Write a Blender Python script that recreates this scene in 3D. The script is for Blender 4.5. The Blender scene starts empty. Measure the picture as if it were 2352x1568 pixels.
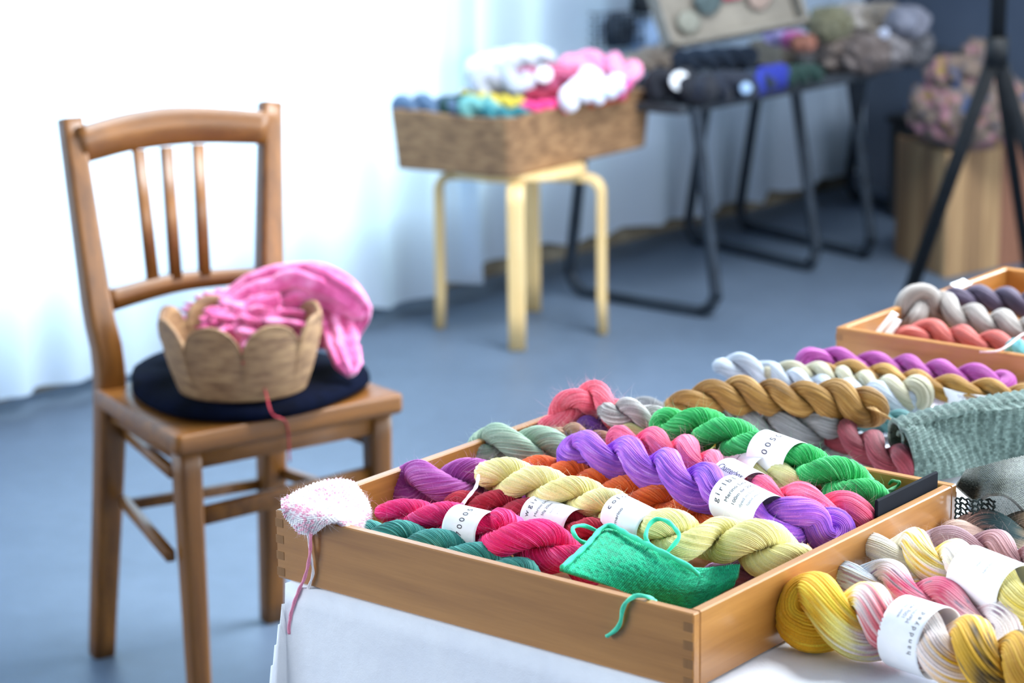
import bpy, math, random
import numpy as np
from mathutils import Matrix, Vector

# ------------------------------------------------------------------ camera
random.seed(7)
rng = np.random.default_rng(11)
scene = bpy.context.scene
COL = scene.collection
H_CAM = 1.42
F_PX, PITCH, ROLL = 5332.8, math.radians(13.549), math.radians(-0.779)
cam_data = bpy.data.cameras.new('camera')
cam_data.sensor_fit = 'HORIZONTAL'
cam_data.sensor_width = 36.0
cam_data.lens = F_PX / 2352 * 36.0
cam_data.clip_start, cam_data.clip_end = 0.05, 100
cam_data.dof.use_dof = True
cam_data.dof.focus_distance = 2.10
cam_data.dof.aperture_fstop = 6.0
cam = bpy.data.objects.new('camera', cam_data)
COL.objects.link(cam)
cam.matrix_world = (Matrix.Translation((0, 0, H_CAM)) @ Matrix.Rotation(math.pi / 2 - PITCH, 4, 'X')
                    @ Matrix.Rotation(ROLL, 4, 'Z'))
scene.camera = cam
vs = scene.view_settings
vs.view_transform = 'Standard'
vs.look = 'None'
vs.gamma = 1.0
vs.use_curve_mapping = False
vs.exposure = 0.2

# ------------------------------------------------------------------ room frame and daylight
W0 = np.array([-1.122, 5.314, 0.0])          # a point where curtain wall meets floor
WD = np.array([0.648, 0.762, 0.0]); WD /= np.linalg.norm(WD)
WN = np.array([WD[1], -WD[0], 0.0])          # into the room


def room(s, t, z=0.0):
    return W0 + WD * s + WN * t + np.array([0, 0, z])


world = bpy.data.worlds.new('daylight')
scene.world = world
world.use_nodes = True
wn = world.node_tree.nodes['Background']
wn.inputs['Color'].default_value = (0.55, 0.72, 1.0, 1)
wn.inputs['Strength'].default_value = 0.25


def area(name, s, t, z, facing, w, h, power, col, spread=180):
    l = bpy.data.lights.new(name, 'AREA')
    l.shape = 'RECTANGLE'
    l.size, l.size_y, l.energy, l.color = w, h, power, col
    l.spread = math.radians(spread)
    o = bpy.data.objects.new(name, l)
    COL.objects.link(o)
    f = Vector(facing)
    o.rotation_euler = f.to_track_quat('-Z', 'Y').to_euler()
    o.location = room(s, t, z)
    return o


COOL = (0.78, 0.92, 1.0)
# daylight behind the curtain, through the back wall window and the right hand windows
area('curtain_daylight', -0.85, -0.42, 1.75, WN, 4.8, 2.8, 215, (0.74, 0.92, 1.0))
area('left_fill_added', -5.2, -0.2, 1.95, WN, 2.9, 2.3, 230, (0.86, 0.93, 1.0))  # unseen fill from the left, added to brighten the cloth and tray fronts
area('back_window_daylight', 3.7, 4.7, 2.1, -WD, 3.4, 2.3, 330, COOL, 125)
area('roof_light_daylight', 0.7, 3.0, 3.54, (.04, -.1, -1), 2.0, 2.0, 330, (0.90, 0.96, 1.0), 120)
area('right_window_daylight', 0.0, 8.2, 2.0, -WN, 6.5, 2.2, 430, (0.88, 0.95, 1.0))

# ------------------------------------------------------------------ measuring helpers (world points behind photo points)
CR, SR, CP, SP = math.cos(ROLL), math.sin(ROLL), math.cos(PITCH), math.sin(PITCH)
EYE = np.array([0, 0, H_CAM])


def ray(px, py):
    X, Y = px - 1176, py - 784
    X, Y = CR * X + SR * Y, -SR * X + CR * Y
    return np.array([X / F_PX, CP - SP * Y / F_PX, -SP - CP * Y / F_PX])


def P(px, py, z):
    d = ray(px, py)
    return EYE + d * ((z - H_CAM) / d[2])


def PY(px, py, y):
    d = ray(px, py)
    return EYE + d * (y / d[1])


def PL(px, py, pt, nrm):
    d = ray(px, py)
    return EYE + d * (np.dot(pt - EYE, nrm) / np.dot(d, nrm))


def vivid(c, k=1.18):
    m_ = sum(c) / 3
    return tuple(min(255, max(0, m_ + (x - m_) * k)) for x in c)


def srgb(c):
    c = np.asarray(c, float) / 255.0
    return np.where(c <= 0.04045, c / 12.92, ((c + 0.055) / 1.055) ** 2.4)


# ------------------------------------------------------------------ object helpers
def tag(o, label=None, cat=None, group=None, kind=None):
    if label: o['label'] = label
    if cat: o['category'] = cat
    if group: o['group'] = group
    if kind: o['kind'] = kind
    return o


def empty(name, loc, label, cat, group=None):
    o = bpy.data.objects.new(name, None)
    o.empty_display_size = 0.05
    COL.objects.link(o)
    o.location = loc
    return tag(o, label, cat, group)


def off(parent):
    p = np.zeros(3)
    while parent is not None:
        p = p + np.array(parent.location)
        parent = parent.parent
    return p


def build(name, v, f, mat, parent=None, smooth=True, color=None, origin=None):
    """one mesh object from world-space verts; quads or mixed faces"""
    v = np.asarray(v, float)
    o_w = off(parent)
    loc = np.zeros(3)
    if parent is None:
        loc = np.array(origin if origin is not None else [v[:, 0].mean(), v[:, 1].mean(), v[:, 2].min()])
        o_w = loc
    v = v - o_w
    me = bpy.data.meshes.new(name)
    if isinstance(f, np.ndarray) and f.ndim == 2:
        k = f.shape[1]
        me.vertices.add(len(v)); me.vertices.foreach_set('co', v.astype(np.float32).ravel())
        me.loops.add(f.size); me.loops.foreach_set('vertex_index', f.astype(np.int32).ravel())
        me.polygons.add(len(f))
        me.polygons.foreach_set('loop_start', np.arange(0, f.size, k, dtype=np.int32))
        me.polygons.foreach_set('loop_total', np.full(len(f), k, dtype=np.int32))
        me.update(calc_edges=True)
        me.validate()
    else:
        me.from_pydata([tuple(x) for x in v], [], [tuple(int(i) for i in q) for q in f])
    if smooth:
        me.polygons.foreach_set('use_smooth', np.ones(len(me.polygons), dtype=bool))
    if color is not None:
        at = me.color_attributes.new('dye', 'FLOAT_COLOR', 'POINT')
        c = np.ones((len(v), 4), np.float32)
        c[:, :3] = color
        at.data.foreach_set('color', c.ravel())
    me.materials.append(mat)
    me.update()
    o = bpy.data.objects.new(name, me)
    COL.objects.link(o)
    o.location = loc
    if parent is not None:
        o.parent = parent
    return o


def merge(parts):
    V, Fc, n = [], [], 0
    for v, f in parts:
        V.append(np.asarray(v, float))
        Fc += [[int(i) + n for i in q] for q in f]
        n += len(v)
    return np.vstack(V), Fc


def boxm(c, sx, sy, sz, ax=(1, 0, 0), ay=(0, 1, 0), az=(0, 0, 1), bev=0.0):
    """bevelled box: centre, full sizes, axes"""
    ax, ay, az = (np.asarray(a, float) for a in (ax, ay, az))
    c = np.asarray(c, float)
    if bev <= 0:
        v = [c + ax * i * sx / 2 + ay * j * sy / 2 + az * k * sz / 2 for k in (-1, 1) for j in (-1, 1) for i in (-1, 1)]
        f = [(0, 2, 3, 1), (4, 5, 7, 6), (0, 1, 5, 4), (1, 3, 7, 5), (3, 2, 6, 7), (2, 0, 4, 6)]
        return np.array(v), f
    b = min(bev, sx * .49, sy * .49, sz * .49)
    v, idx = [], {}
    for k in (-1, 1):
        for j in (-1, 1):
            for i in (-1, 1):
                for a in range(3):
                    h = [sx / 2 - b, sy / 2 - b, sz / 2 - b]
                    h[a] += b
                    idx[(i, j, k, a)] = len(v)
                    v.append(c + ax * i * h[0] + ay * j * h[1] + az * k * h[2])
    f = []
    g = lambda i, j, k, a: idx[(i, j, k, a)]
    for s in (-1, 1):
        q = [g(s, -1, -1, 0), g(s, 1, -1, 0), g(s, 1, 1, 0), g(s, -1, 1, 0)]
        f.append(q if s > 0 else q[::-1])
        q = [g(-1, s, -1, 1), g(-1, s, 1, 1), g(1, s, 1, 1), g(1, s, -1, 1)]
        f.append(q if s > 0 else q[::-1])
        q = [g(-1, -1, s, 2), g(1, -1, s, 2), g(1, 1, s, 2), g(-1, 1, s, 2)]
        f.append(q if s > 0 else q[::-1])
    for s1 in (-1, 1):
        for s2 in (-1, 1):
            f.append([g(-1, s1, s2, 1), g(1, s1, s2, 1), g(1, s1, s2, 2), g(-1, s1, s2, 2)])
            f.append([g(s1, -1, s2, 0), g(s1, 1, s2, 0), g(s1, 1, s2, 2), g(s1, -1, s2, 2)])
            f.append([g(s1, s2, -1, 0), g(s1, s2, 1, 0), g(s1, s2, 1, 1), g(s1, s2, -1, 1)])
            for s3 in (-1, 1):
                f.append([g(s1, s2, s3, 0), g(s1, s2, s3, 1), g(s1, s2, s3, 2)])
    return np.array(v), f


def fixn(o):
    import bmesh
    bm = bmesh.new(); bm.from_mesh(o.data)
    bmesh.ops.recalc_face_normals(bm, faces=bm.faces)
    bm.to_mesh(o.data); bm.free()
    return o


def curve(ctrl, n):
    """Catmull-Rom through ctrl, n samples evenly spaced"""
    c = np.asarray(ctrl, float)
    if len(c) == 2:
        return c[0] + (c[1] - c[0]) * np.linspace(0, 1, n)[:, None]
    e = np.vstack([2 * c[0] - c[1], c, 2 * c[-1] - c[-2]])
    out = []
    for i in range(len(c) - 1):
        p0, p1, p2, p3 = e[i:i + 4]
        t = np.linspace(0, 1, 24, endpoint=False)[:, None]
        out.append(.5 * (2 * p1 + (p2 - p0) * t + (2 * p0 - 5 * p1 + 4 * p2 - p3) * t ** 2 + (3 * p1 - p0 - 3 * p2 + p3) * t ** 3))
    out = np.vstack(out + [c[-1:]])
    s = np.r_[0, np.cumsum(np.linalg.norm(np.diff(out, axis=0), axis=1))]
    q = np.linspace(0, s[-1], n)
    return np.stack([np.interp(q, s, out[:, k]) for k in range(out.shape[1])], 1)


def unit(a):
    return a / np.maximum(np.linalg.norm(a, axis=-1, keepdims=True), 1e-12)


def frames(path, up=(0, 0, 1)):
    T = unit(np.gradient(path, axis=0))
    up = np.asarray(up, float)
    N = unit(up - (T @ up)[:, None] * T)
    return T, N, np.cross(T, N)


def transport(path, closed=False):
    T = np.gradient(path, axis=0)
    if closed:
        T = np.roll(path, -1, 0) - np.roll(path, 1, 0)
    T = unit(T)
    N = np.zeros_like(T)
    a = np.array([0, 0, 1.0])
    if abs(T[0] @ a) > .9: a = np.array([1.0, 0, 0])
    N[0] = unit(a - (a @ T[0]) * T[0])
    for i in range(1, len(T)):
        n = N[i - 1] - (N[i - 1] @ T[i]) * T[i]
        N[i] = n / np.linalg.norm(n)
    B = np.cross(T, N)
    if closed:
        n = N[-1] - (N[-1] @ T[0]) * T[0]; n /= np.linalg.norm(n)
        ang = math.atan2(n @ B[0], n @ N[0])
        w = -ang * np.arange(len(T)) / len(T)
        N, B = N * np.cos(w)[:, None] + B * np.sin(w)[:, None], B * np.cos(w)[:, None] - N * np.sin(w)[:, None]
    return T, N, B


def grid_faces(nr, nc, wrap_c=True, wrap_r=False):
    r = np.arange(nr if wrap_r else nr - 1)
    c = np.arange(nc if wrap_c else nc - 1)
    R, C = np.meshgrid(r, c, indexing='ij')
    R2, C2 = (R + 1) % nr, (C + 1) % nc
    return np.stack([R * nc + C, R * nc + C2, R2 * nc + C2, R2 * nc + C], -1).reshape(-1, 4)


def sweep(path, sec, up=(0, 0, 1), scale=None, caps=True, tr=False):
    """sweep a closed 2-D section (x along N, y along B)"""
    path = np.asarray(path, float)
    T, N, B = transport(path) if tr else frames(path, up)
    sec = np.asarray(sec, float)
    sc = np.ones(len(path)) if scale is None else np.asarray(scale, float)
    if sc.ndim == 1: sc = np.stack([sc, sc], 1)
    v = path[:, None] + N[:, None] * (sec[None, :, :1] * sc[:, None, :1]) + B[:, None] * (sec[None, :, 1:] * sc[:, None, 1:])
    k = len(sec)
    f = [list(q) for q in grid_faces(len(path), k)]
    if caps:
        f.append(list(range(k))[::-1])
        f.append([(len(path) - 1) * k + i for i in range(k)])
    return v.reshape(-1, 3), f


def rsec(a, b, r, n=3):
    """rounded rectangle section a x b"""
    out = []
    for cx, cy, s in ((1, 1, 0), (-1, 1, 1), (-1, -1, 2), (1, -1, 3)):
        for i in range(n + 1):
            th = (s + i / n) * math.pi / 2
            out.append((cx * (a / 2 - r) + r * math.cos(th), cy * (b / 2 - r) + r * math.sin(th)))
    return np.array(out)


def csec(r, n=12):
    t = np.arange(n) / n * 2 * math.pi
    return np.stack([r * np.cos(t), r * np.sin(t)], 1)


def bar(name, p0, p1, a, b, mat, parent, up=(0, 0, 1), r=None, n=2, scale=None):
    pts = curve(np.array([p0, p1]), n) if np.ndim(p0) == 1 else p0
    v, f = sweep(pts, rsec(a, b, r or min(a, b) * .2), up, scale)
    return fixn(build(name, v, f, mat, parent))


def tube(name, ctrl, r, mat, parent=None, n=40, seg=10, label=None, cat=None, group=None, ply=0.0, taper=None, color=None):
    path = curve(ctrl, n)
    T, N, B = transport(path)
    s = np.r_[0, np.cumsum(np.linalg.norm(np.diff(path, axis=0), axis=1))]
    th = np.arange(seg) / seg * 2 * math.pi
    rr = r * (1 + ply * np.cos(2 * (th[None] - (s / (r * 3.2))[:, None])))
    if taper is not None: rr = rr * np.interp(np.linspace(0, 1, n), *taper)[:, None]
    v = path[:, None] + rr[..., None] * (N[:, None] * np.cos(th)[None, :, None] + B[:, None] * np.sin(th)[None, :, None])
    f = [list(q) for q in grid_faces(n, seg)]
    f.append(list(range(seg))[::-1]); f.append([(n - 1) * seg + i for i in range(seg)])
    o = build(name, v.reshape(-1, 3), f, mat, parent, color=color)
    return tag(o, label, cat, group)


# ------------------------------------------------------------------ materials
def new_mat(name):
    m = bpy.data.materials.new(name)
    m.use_nodes = True
    nt = m.node_tree
    return m, nt, nt.nodes['Principled BSDF']


def ramp(nt, fac, stops):
    n = nt.nodes.new('ShaderNodeValToRGB')
    e = n.color_ramp.elements
    while len(e) < len(stops): e.new(0.5)
    for i, (p, c) in enumerate(stops):
        e[i].position = p
        e[i].color = (*srgb(c), 1)
    nt.links.new(fac, n.inputs['Fac'])
    return n.outputs['Color']


def noise(nt, vec, scale, detail=3, rough=.55):
    n = nt.nodes.new('ShaderNodeTexNoise')
    n.inputs['Scale'].default_value = scale
    n.inputs['Detail'].default_value = detail
    n.inputs['Roughness'].default_value = rough
    if vec is not None: nt.links.new(vec, n.inputs['Vector'])
    return n.outputs['Fac']


def coords(nt, scale=(1, 1, 1), rotz=0.0, kind='Object'):
    tc = nt.nodes.new('ShaderNodeTexCoord')
    mp = nt.nodes.new('ShaderNodeMapping')
    mp.inputs['Scale'].default_value = scale
    mp.inputs['Rotation'].default_value = (0, 0, rotz)
    nt.links.new(tc.outputs[kind], mp.inputs['Vector'])
    return mp.outputs['Vector']


def bump(nt, b, height, strength=.3, dist=.002):
    n = nt.nodes.new('ShaderNodeBump')
    n.inputs['Strength'].default_value = strength
    n.inputs['Distance'].default_value = dist
    nt.links.new(height, n.inputs['Height'])
    nt.links.new(n.outputs['Normal'], b.inputs['Normal'])


def plain(name, stops, scale=8, rough=.6, bmp=0.0, dist=.002, vec_scale=(1, 1, 1), rotz=0.0, spec=.5, sheen=0.0, metal=0.0, coat=0.0):
    m, nt, b = new_mat(name)
    fac = noise(nt, coords(nt, vec_scale, rotz), scale)
    st = stops if len(stops) > 1 else [stops[0], stops[0]]
    nt.links.new(ramp(nt, fac, [(.3 + .4 * i / (len(st) - 1), c) for i, c in enumerate(st)]), b.inputs['Base Color'])
    b.inputs['Roughness'].default_value = rough
    b.inputs['Specular IOR Level'].default_value = spec
    b.inputs['Sheen Weight'].default_value = sheen
    b.inputs['Metallic'].default_value = metal
    b.inputs['Coat Weight'].default_value = coat
    if bmp: bump(nt, b, fac, bmp, dist)
    return m


def wood(name, dark, light, direction, scale=1.0, rough=.38, spec=.5, coat=0.0):
    """grain along direction: a vector in the object's own axes"""
    m, nt, b = new_mat(name)
    d = Vector(direction).normalized()
    tc = nt.nodes.new('ShaderNodeTexCoord')
    mp = nt.nodes.new('ShaderNodeMapping')
    q = d.rotation_difference(Vector((1, 0, 0))).to_euler()
    mp.inputs['Rotation'].default_value = q
    mp2 = nt.nodes.new('ShaderNodeMapping')
    mp2.inputs['Scale'].default_value = (3 * scale, 55 * scale, 55 * scale)
    nt.links.new(tc.outputs['Object'], mp.inputs['Vector'])
    nt.links.new(mp.outputs['Vector'], mp2.inputs['Vector'])
    f1 = noise(nt, mp2.outputs['Vector'], 1.0, 5, .6)
    f2 = noise(nt, mp2.outputs['Vector'], 7.0, 3, .6)
    mx = nt.nodes.new('ShaderNodeMath'); mx.operation = 'MULTIPLY_ADD'
    mx.inputs[1].default_value = .25
    nt.links.new(f2, mx.inputs[0]); nt.links.new(f1, mx.inputs[2])
    mid = [(a + c) / 2 for a, c in zip(dark, light)]
    nt.links.new(ramp(nt, mx.outputs[0], [(.42, dark), (.6, mid), (.8, light)]), b.inputs['Base Color'])
    b.inputs['Roughness'].default_value = rough
    b.inputs['Specular IOR Level'].default_value = spec
    b.inputs['Coat Weight'].default_value = coat
    b.inputs['Coat Roughness'].default_value = .14
    bump(nt, b, f2, .08, .001)
    return m


def yarn_mat(name, rough=.68, sheen=.12, spec=.35):
    m, nt, b = new_mat(name)
    at = nt.nodes.new('ShaderNodeAttribute'); at.attribute_name = 'dye'
    nz = noise(nt, coords(nt), 900, 2)
    hsv = nt.nodes.new('ShaderNodeHueSaturation')
    mr = nt.nodes.new('ShaderNodeMapRange')
    mr.inputs['To Min'].default_value = .72; mr.inputs['To Max'].default_value = 1.28
    nt.links.new(nz, mr.inputs['Value']); nt.links.new(mr.outputs['Result'], hsv.inputs['Value'])
    nt.links.new(at.outputs['Color'], hsv.inputs['Color'])
    nt.links.new(hsv.outputs['Color'], b.inputs['Base Color'])
    b.inputs['Roughness'].default_value = rough
    b.inputs['Sheen Weight'].default_value = sheen
    b.inputs['Sheen Roughness'].default_value = .5
    b.inputs['Specular IOR Level'].default_value = spec
    bump(nt, b, nz, .35, .0006)
    return m


YARN = yarn_mat('yarn')
PAPER = plain('label_paper', [(236, 240, 246), (244, 246, 250)], 60, .6, .05, .0005)
INK = plain('label_ink', [(45, 45, 60), (55, 55, 70)], 40, .7)
INKP = plain('label_ink_pale', [(135, 138, 155), (150, 152, 168)], 40, .7)
BLACKM = plain('black_metal', [(12, 14, 17), (20, 23, 27)], 30, .6, spec=.2)
TRESTLE = plain('trestle_paint', [(26, 34, 44), (40, 50, 62)], 20, .6, spec=.25)
BIRCH = wood('birch', (205, 170, 112), (226, 198, 146), (0, 0, 1), 1, .42)

# ------------------------------------------------------------------ setting
m, nt, b = new_mat('floor_concrete')
v1 = noise(nt, coords(nt), 1.3, 5, .6)
v2 = noise(nt, coords(nt), 22, 4, .6)
mx = nt.nodes.new('ShaderNodeMath'); mx.operation = 'MULTIPLY_ADD'; mx.inputs[1].default_value = .35
nt.links.new(v2, mx.inputs[0]); nt.links.new(v1, mx.inputs[2])
nt.links.new(ramp(nt, mx.outputs[0], [(.4, (67, 80, 97)), (.65, (77, 91, 109)), (.9, (87, 101, 120))]), b.inputs['Base Color'])
b.inputs['Roughness'].default_value = .48
b.inputs['Specular IOR Level'].default_value = .45
bump(nt, b, v2, .1, .002)
FLOOR = m
S0, S1, T1, ZC = -7.0, 3.75, 8.3, 3.6


def quadbox(name, s0, s1, t0, t1, z0, z1, mat, bev=0.0):
    c = room((s0 + s1) / 2, (t0 + t1) / 2, (z0 + z1) / 2)
    v, f = boxm(c, s1 - s0, t1 - t0, z1 - z0, WD, -WN, (0, 0, 1), bev)
    o = build(name, v, f, mat, smooth=False)
    o['kind'] = 'structure'
    return o


WALLP = plain('wall_paint', [(206, 206, 202), (218, 217, 212)], 3, .8, .1)
SILLP = plain('wall_base_plaster', [(170, 160, 134), (136, 126, 102), (178, 170, 150)], 9, .85, .3, .004)
SKIRTP = plain('skirting_plaster', [(120, 110, 92), (88, 80, 66), (134, 126, 110)], 9, .9, .3, .004)
CEILP = plain('ceiling_paint', [(120, 124, 130), (130, 134, 140)], 3, .9)
REARP = plain('rear_wall_paint', [(60, 62, 68), (70, 72, 78)], 3, .9)
DARKW = plain('dark_wall_paint', [(66, 78, 98), (82, 94, 114)], 2, .8, .1)
quadbox('floor', S0 - .3, S1 + .3, -.6, T1 + .3, -.1, 0, FLOOR)
quadbox('ceiling', S0 - .3, S1 + .3, -.6, T1 + .3, ZC, ZC + .1, CEILP)
# curtain wall: plaster base below the window band, piers beside it, lintel above
quadbox('wall_left', S0, S1, -.3, -.12, 0, .30, SILLP)
quadbox('trim_1', S0, -6.7, -.3, -.12, .30, ZC, WALLP)
quadbox('trim_2', 1.95, S1, -.3, -.12, .30, ZC, WALLP)
quadbox('trim_3', -6.7, 1.95, -.3, -.12, 3.1, ZC, WALLP)
quadbox('baseboard_left', S0, S1, -.12, -.10, 0, .10, SKIRTP)
# dark end wall seen at the right, with a window further right, out of frame
quadbox('wall_back', S1, S1 + .2, -.3, 2.9, 0, ZC, DARKW)
quadbox('trim_4', S1, S1 + .2, 2.9, 6.6, 0, .9, DARKW)
quadbox('trim_5', S1, S1 + .2, 2.9, 6.6, 3.3, ZC, DARKW)
quadbox('trim_6', S1, S1 + .2, 6.6, T1, 0, ZC, DARKW)
# right wall with a long window, wall behind the camera
quadbox('wall_right', S0, S1, T1, T1 + .2, 0, .8, WALLP)
quadbox('trim_7', S0, S1, T1, T1 + .2, 3.2, ZC, WALLP)
quadbox('wall_front', S0 - .2, S0, -.3, T1, 0, ZC, REARP)

# ------------------------------------------------------------------ curtains
m, nt, b = new_mat('white_cotton_curtain')
out = nt.nodes['Material Output']
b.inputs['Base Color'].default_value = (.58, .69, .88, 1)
b.inputs['Roughness'].default_value = .9
weave = noise(nt, coords(nt, (1, 1, .25)), 260, 2)
bump(nt, b, weave, .15, .001)
trn = nt.nodes.new('ShaderNodeBsdfTranslucent')
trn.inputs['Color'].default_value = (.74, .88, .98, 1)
mix = nt.nodes.new('ShaderNodeMixShader')
mix.inputs[0].default_value = .5
nt.links.new(b.outputs[0], mix.inputs[1]); nt.links.new(trn.outputs[0], mix.inputs[2])
nt.links.new(mix.outputs[0], out.inputs['Surface'])
CURT = m


def curtain(s0, s1, t0, zb, label, seed, amp=.03, wl=.16, slant=0.0, top=3.05, flare=0.0):
    r = np.random.default_rng(seed)
    n, k = int((s1 - s0) / .012), 46
    s = np.linspace(s0, s1, n)
    x = np.cumsum(np.interp(s, np.linspace(s0, s1, 30), r.uniform(.6, 1.6, 30))) * .012
    prof = np.sin(x / wl * 2 * math.pi) + .45 * np.sin(x / wl * 4.7 + 1.3) + .5 * np.interp(s, np.linspace(s0, s1, 18), r.uniform(-1, 1, 18))
    lo = np.interp(s, np.linspace(s0, s1, 25), r.uniform(-1, 1, 25))
    V = []
    for j in range(k):
        u = j / (k - 1)
        z = top + (zb + .022 * lo - top) * u
        t = t0 + amp * prof * (.45 + .7 * u) + .018 * np.sin(z * 3 + s * 2) * u + flare * u ** 3
        ss = s + slant * u * (s - s0) / (s1 - s0)
        V.append(W0 + WD * ss[:, None] + WN * t[:, None] + np.stack([0 * s, 0 * s, z], 1))
    v = np.array(V).reshape(-1, 3)
    o = build('curtain', v, grid_faces(k, n, False), CURT)
    return tag(o, label, 'curtain', 'white curtains along the wall')


pc = P(40, 978, 0) - W0
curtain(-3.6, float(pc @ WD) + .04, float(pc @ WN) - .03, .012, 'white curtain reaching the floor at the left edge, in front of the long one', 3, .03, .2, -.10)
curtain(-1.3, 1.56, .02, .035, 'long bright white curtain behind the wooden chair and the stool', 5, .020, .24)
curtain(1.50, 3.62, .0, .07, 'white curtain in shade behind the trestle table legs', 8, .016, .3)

# ------------------------------------------------------------------ foreground table and cloth
ZT = .71
BOX_YAW = math.radians(38.784)
KS = (H_CAM - ZT) / .78
NEAR = np.array([.15468 * KS, 1.90824 * KS, ZT])
A_ = np.array([-math.cos(BOX_YAW), math.sin(BOX_YAW), 0])     # along the front of the box, to the left
B_ = np.array([math.sin(BOX_YAW), math.cos(BOX_YAW), 0])      # away from the front
BL, BW, BH = .5063 * KS, .4790 * KS, .07362 * KS


def tb(a, b, z=0.0):
    """table frame: metres along A_ / B_ from the box's near corner, height over the table top"""
    return NEAR + A_ * a + B_ * b + np.array([0, 0, z])


m, nt, b = new_mat('white_tablecloth')
w1 = noise(nt, coords(nt), 14, 4, .6); w2 = noise(nt, coords(nt), 700, 2)
nt.links.new(ramp(nt, w1, [(.3, (226, 230, 240)), (.7, (238, 241, 248))]), b.inputs['Base Color'])
b.inputs['Roughness'].default_value = .9
ad = nt.nodes.new('ShaderNodeMath'); ad.operation = 'MULTIPLY_ADD'; ad.inputs[1].default_value = .08
nt.links.new(w2, ad.inputs[0]); nt.links.new(w1, ad.inputs[2])
bump(nt, b, ad.outputs[0], .5, .006)
CLOTH = m
corner = P(655, 1340, ZT) - NEAR
CA, CB = float(corner @ A_), float(corner @ B_)
TA0, TA1, TB0, TB1 = -1.15, CA, min(CB, .006), 1.75
table = empty('display_table', tb((TA0 + TA1) / 2, .7, -ZT), 'long display table under the white cloth in the foreground', 'table')
v, f = boxm(tb((TA0 + TA1) / 2, (TB0 + TB1) / 2, -.018), TA1 - TA0 - .01, TB1 - TB0 - .01, .024, A_, B_, (0, 0, 1), .003)
TOPW = wood('table_wood', (150, 112, 70), (180, 140, 95), A_)
build('tabletop', v, f, TOPW, table, False)
for a in (TA0 + .08, TA1 - .08):
    for bb in (TB0 + .08, TB1 - .08):
        v, f = boxm(tb(a, bb, -(ZT + .03) / 2), .045, .045, ZT - .03, A_, B_, (0, 0, 1), .004)
        build('leg', v, f, TOPW, table, False)


def cloth_mesh():
    # profile across B: front hem -> front edge -> far edge -> far hem ; likewise along A
    def prof(lo, hi, drop, n_top, nd):
        d = np.linspace(drop, 0, nd)[:-1]
        ext = np.r_[np.full(nd - 1, lo), np.linspace(lo, hi, n_top), np.full(nd - 1, hi)]
        dz = np.r_[-d, np.zeros(n_top), -d[::-1]]
        return ext, dz
    ea, za = prof(TA0, TA1, .66, 60, 34)
    eb, zb = prof(TB0, TB1, .66, 50, 34)
    Aq, Bq = np.meshgrid(ea, eb, indexing='ij')
    Za, Zb = np.meshgrid(za, zb, indexing='ij')
    Z = np.minimum(Za, Zb)
    both = (Za < 0) & (Zb < 0)
    ra = np.maximum(-Za, 0); rb = np.maximum(-Zb, 0)
    sa = np.where(Aq > (TA0 + TA1) / 2, 1, -1); sb = np.where(Bq > (TB0 + TB1) / 2, 1, -1)
    flare = .05
    wav = .008 * np.sin(Bq * 31 + 1) + .006 * np.sin(Bq * 53)
    wavb = .004 * np.sin(Aq * 17 + 2) + .003 * np.sin(Aq * 41)
    Aq = Aq + sa * ra * (flare + np.where(both, .10, 0) + wav)
    Bq = Bq + sb * rb * (.03 + np.where(both, .10, 0) + wavb)
    # round the edges a little
    Z = np.where(both, np.minimum(Z, -np.maximum(ra, rb)), Z)
    V = NEAR + Aq[..., None] * A_ + Bq[..., None] * B_
    V[..., 2] += Z
    V[..., 2] = np.maximum(V[..., 2], .02)
    return V.reshape(-1, 3), grid_faces(len(ea), len(eb), False)


v, f = cloth_mesh()
o = build('tablecloth', v, f, CLOTH)
o.location.z += .0005
tag(o, 'white cotton cloth draped over the foreground display table', 'tablecloth')

# ------------------------------------------------------------------ wooden trays
HONEY = (176, 122, 60); HONEYD = (148, 97, 42)


def tray(na, nb, L, W, Hh, label, T=.0095):
    """na, nb: table-frame position of the near corner"""
    root = empty('wooden_tray', tb(na + L / 2, nb + W / 2, 0), label, 'tray', 'shallow wooden trays on the table')
    wa = wood('tray_wood_along', HONEYD, HONEY, A_, 1.0, .40, .5, .6)
    wb = wood('tray_wood_across', HONEYD, HONEY, B_, 1.0, .40, .5, .6)
    eg = wood('end_grain', (122, 82, 40), (146, 102, 56), (0, 0, 1), 2.0, .6)
    zc = Hh / 2 + .001

    def pan(name, a, b, la, lb, mat):
        v, f = boxm(tb(a, b, zc), la, lb, Hh - .002, A_, B_, (0, 0, 1), .0012)
        return fixn(build(name, v, f, mat, root, False))
    fp = pan('front_panel', na + L / 2, nb + T / 2, L, T, wa)
    bp = pan('back_panel', na + L / 2, nb + W - T / 2, L, T, wa)
    sp = pan('side_panel', na + T / 2, nb + W / 2, T, W - 2 * T - .0004, wb)
    s2 = pan('side_panel', na + L - T / 2, nb + W / 2, T, W - 2 * T - .0004, wb)
    v, f = boxm(tb(na + L / 2, nb + W / 2, .004), L - 2 * T - .001, W - 2 * T - .001, .004, A_, B_)
    build('base_panel', v, f, wa, root, False)
    k = Hh / 8.6
    for panel, bb in ((fp, nb), (bp, nb + W)):
        for aa in (na + T / 2, na + L - T / 2):
            for i in range(4):
                v, f = boxm(tb(aa, bb, k * (1.1 + 2 * i)), T, .0006, k, A_, B_)
                build('finger_joint', v, f, eg, panel, False)
    return root


TRAY = tray(0, 0, BL, BW, BH, 'wooden tray in the foreground packed with bright skeins')
c2 = P(1920, 751, ZT + BH) - NEAR
T2A, T2B = float(c2 @ A_) - BL, float(c2 @ B_)
TRAY2 = tray(T2A, T2B, BL, BW, BH, 'wooden tray farther back at the right edge holding grey and salmon skeins')

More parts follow.
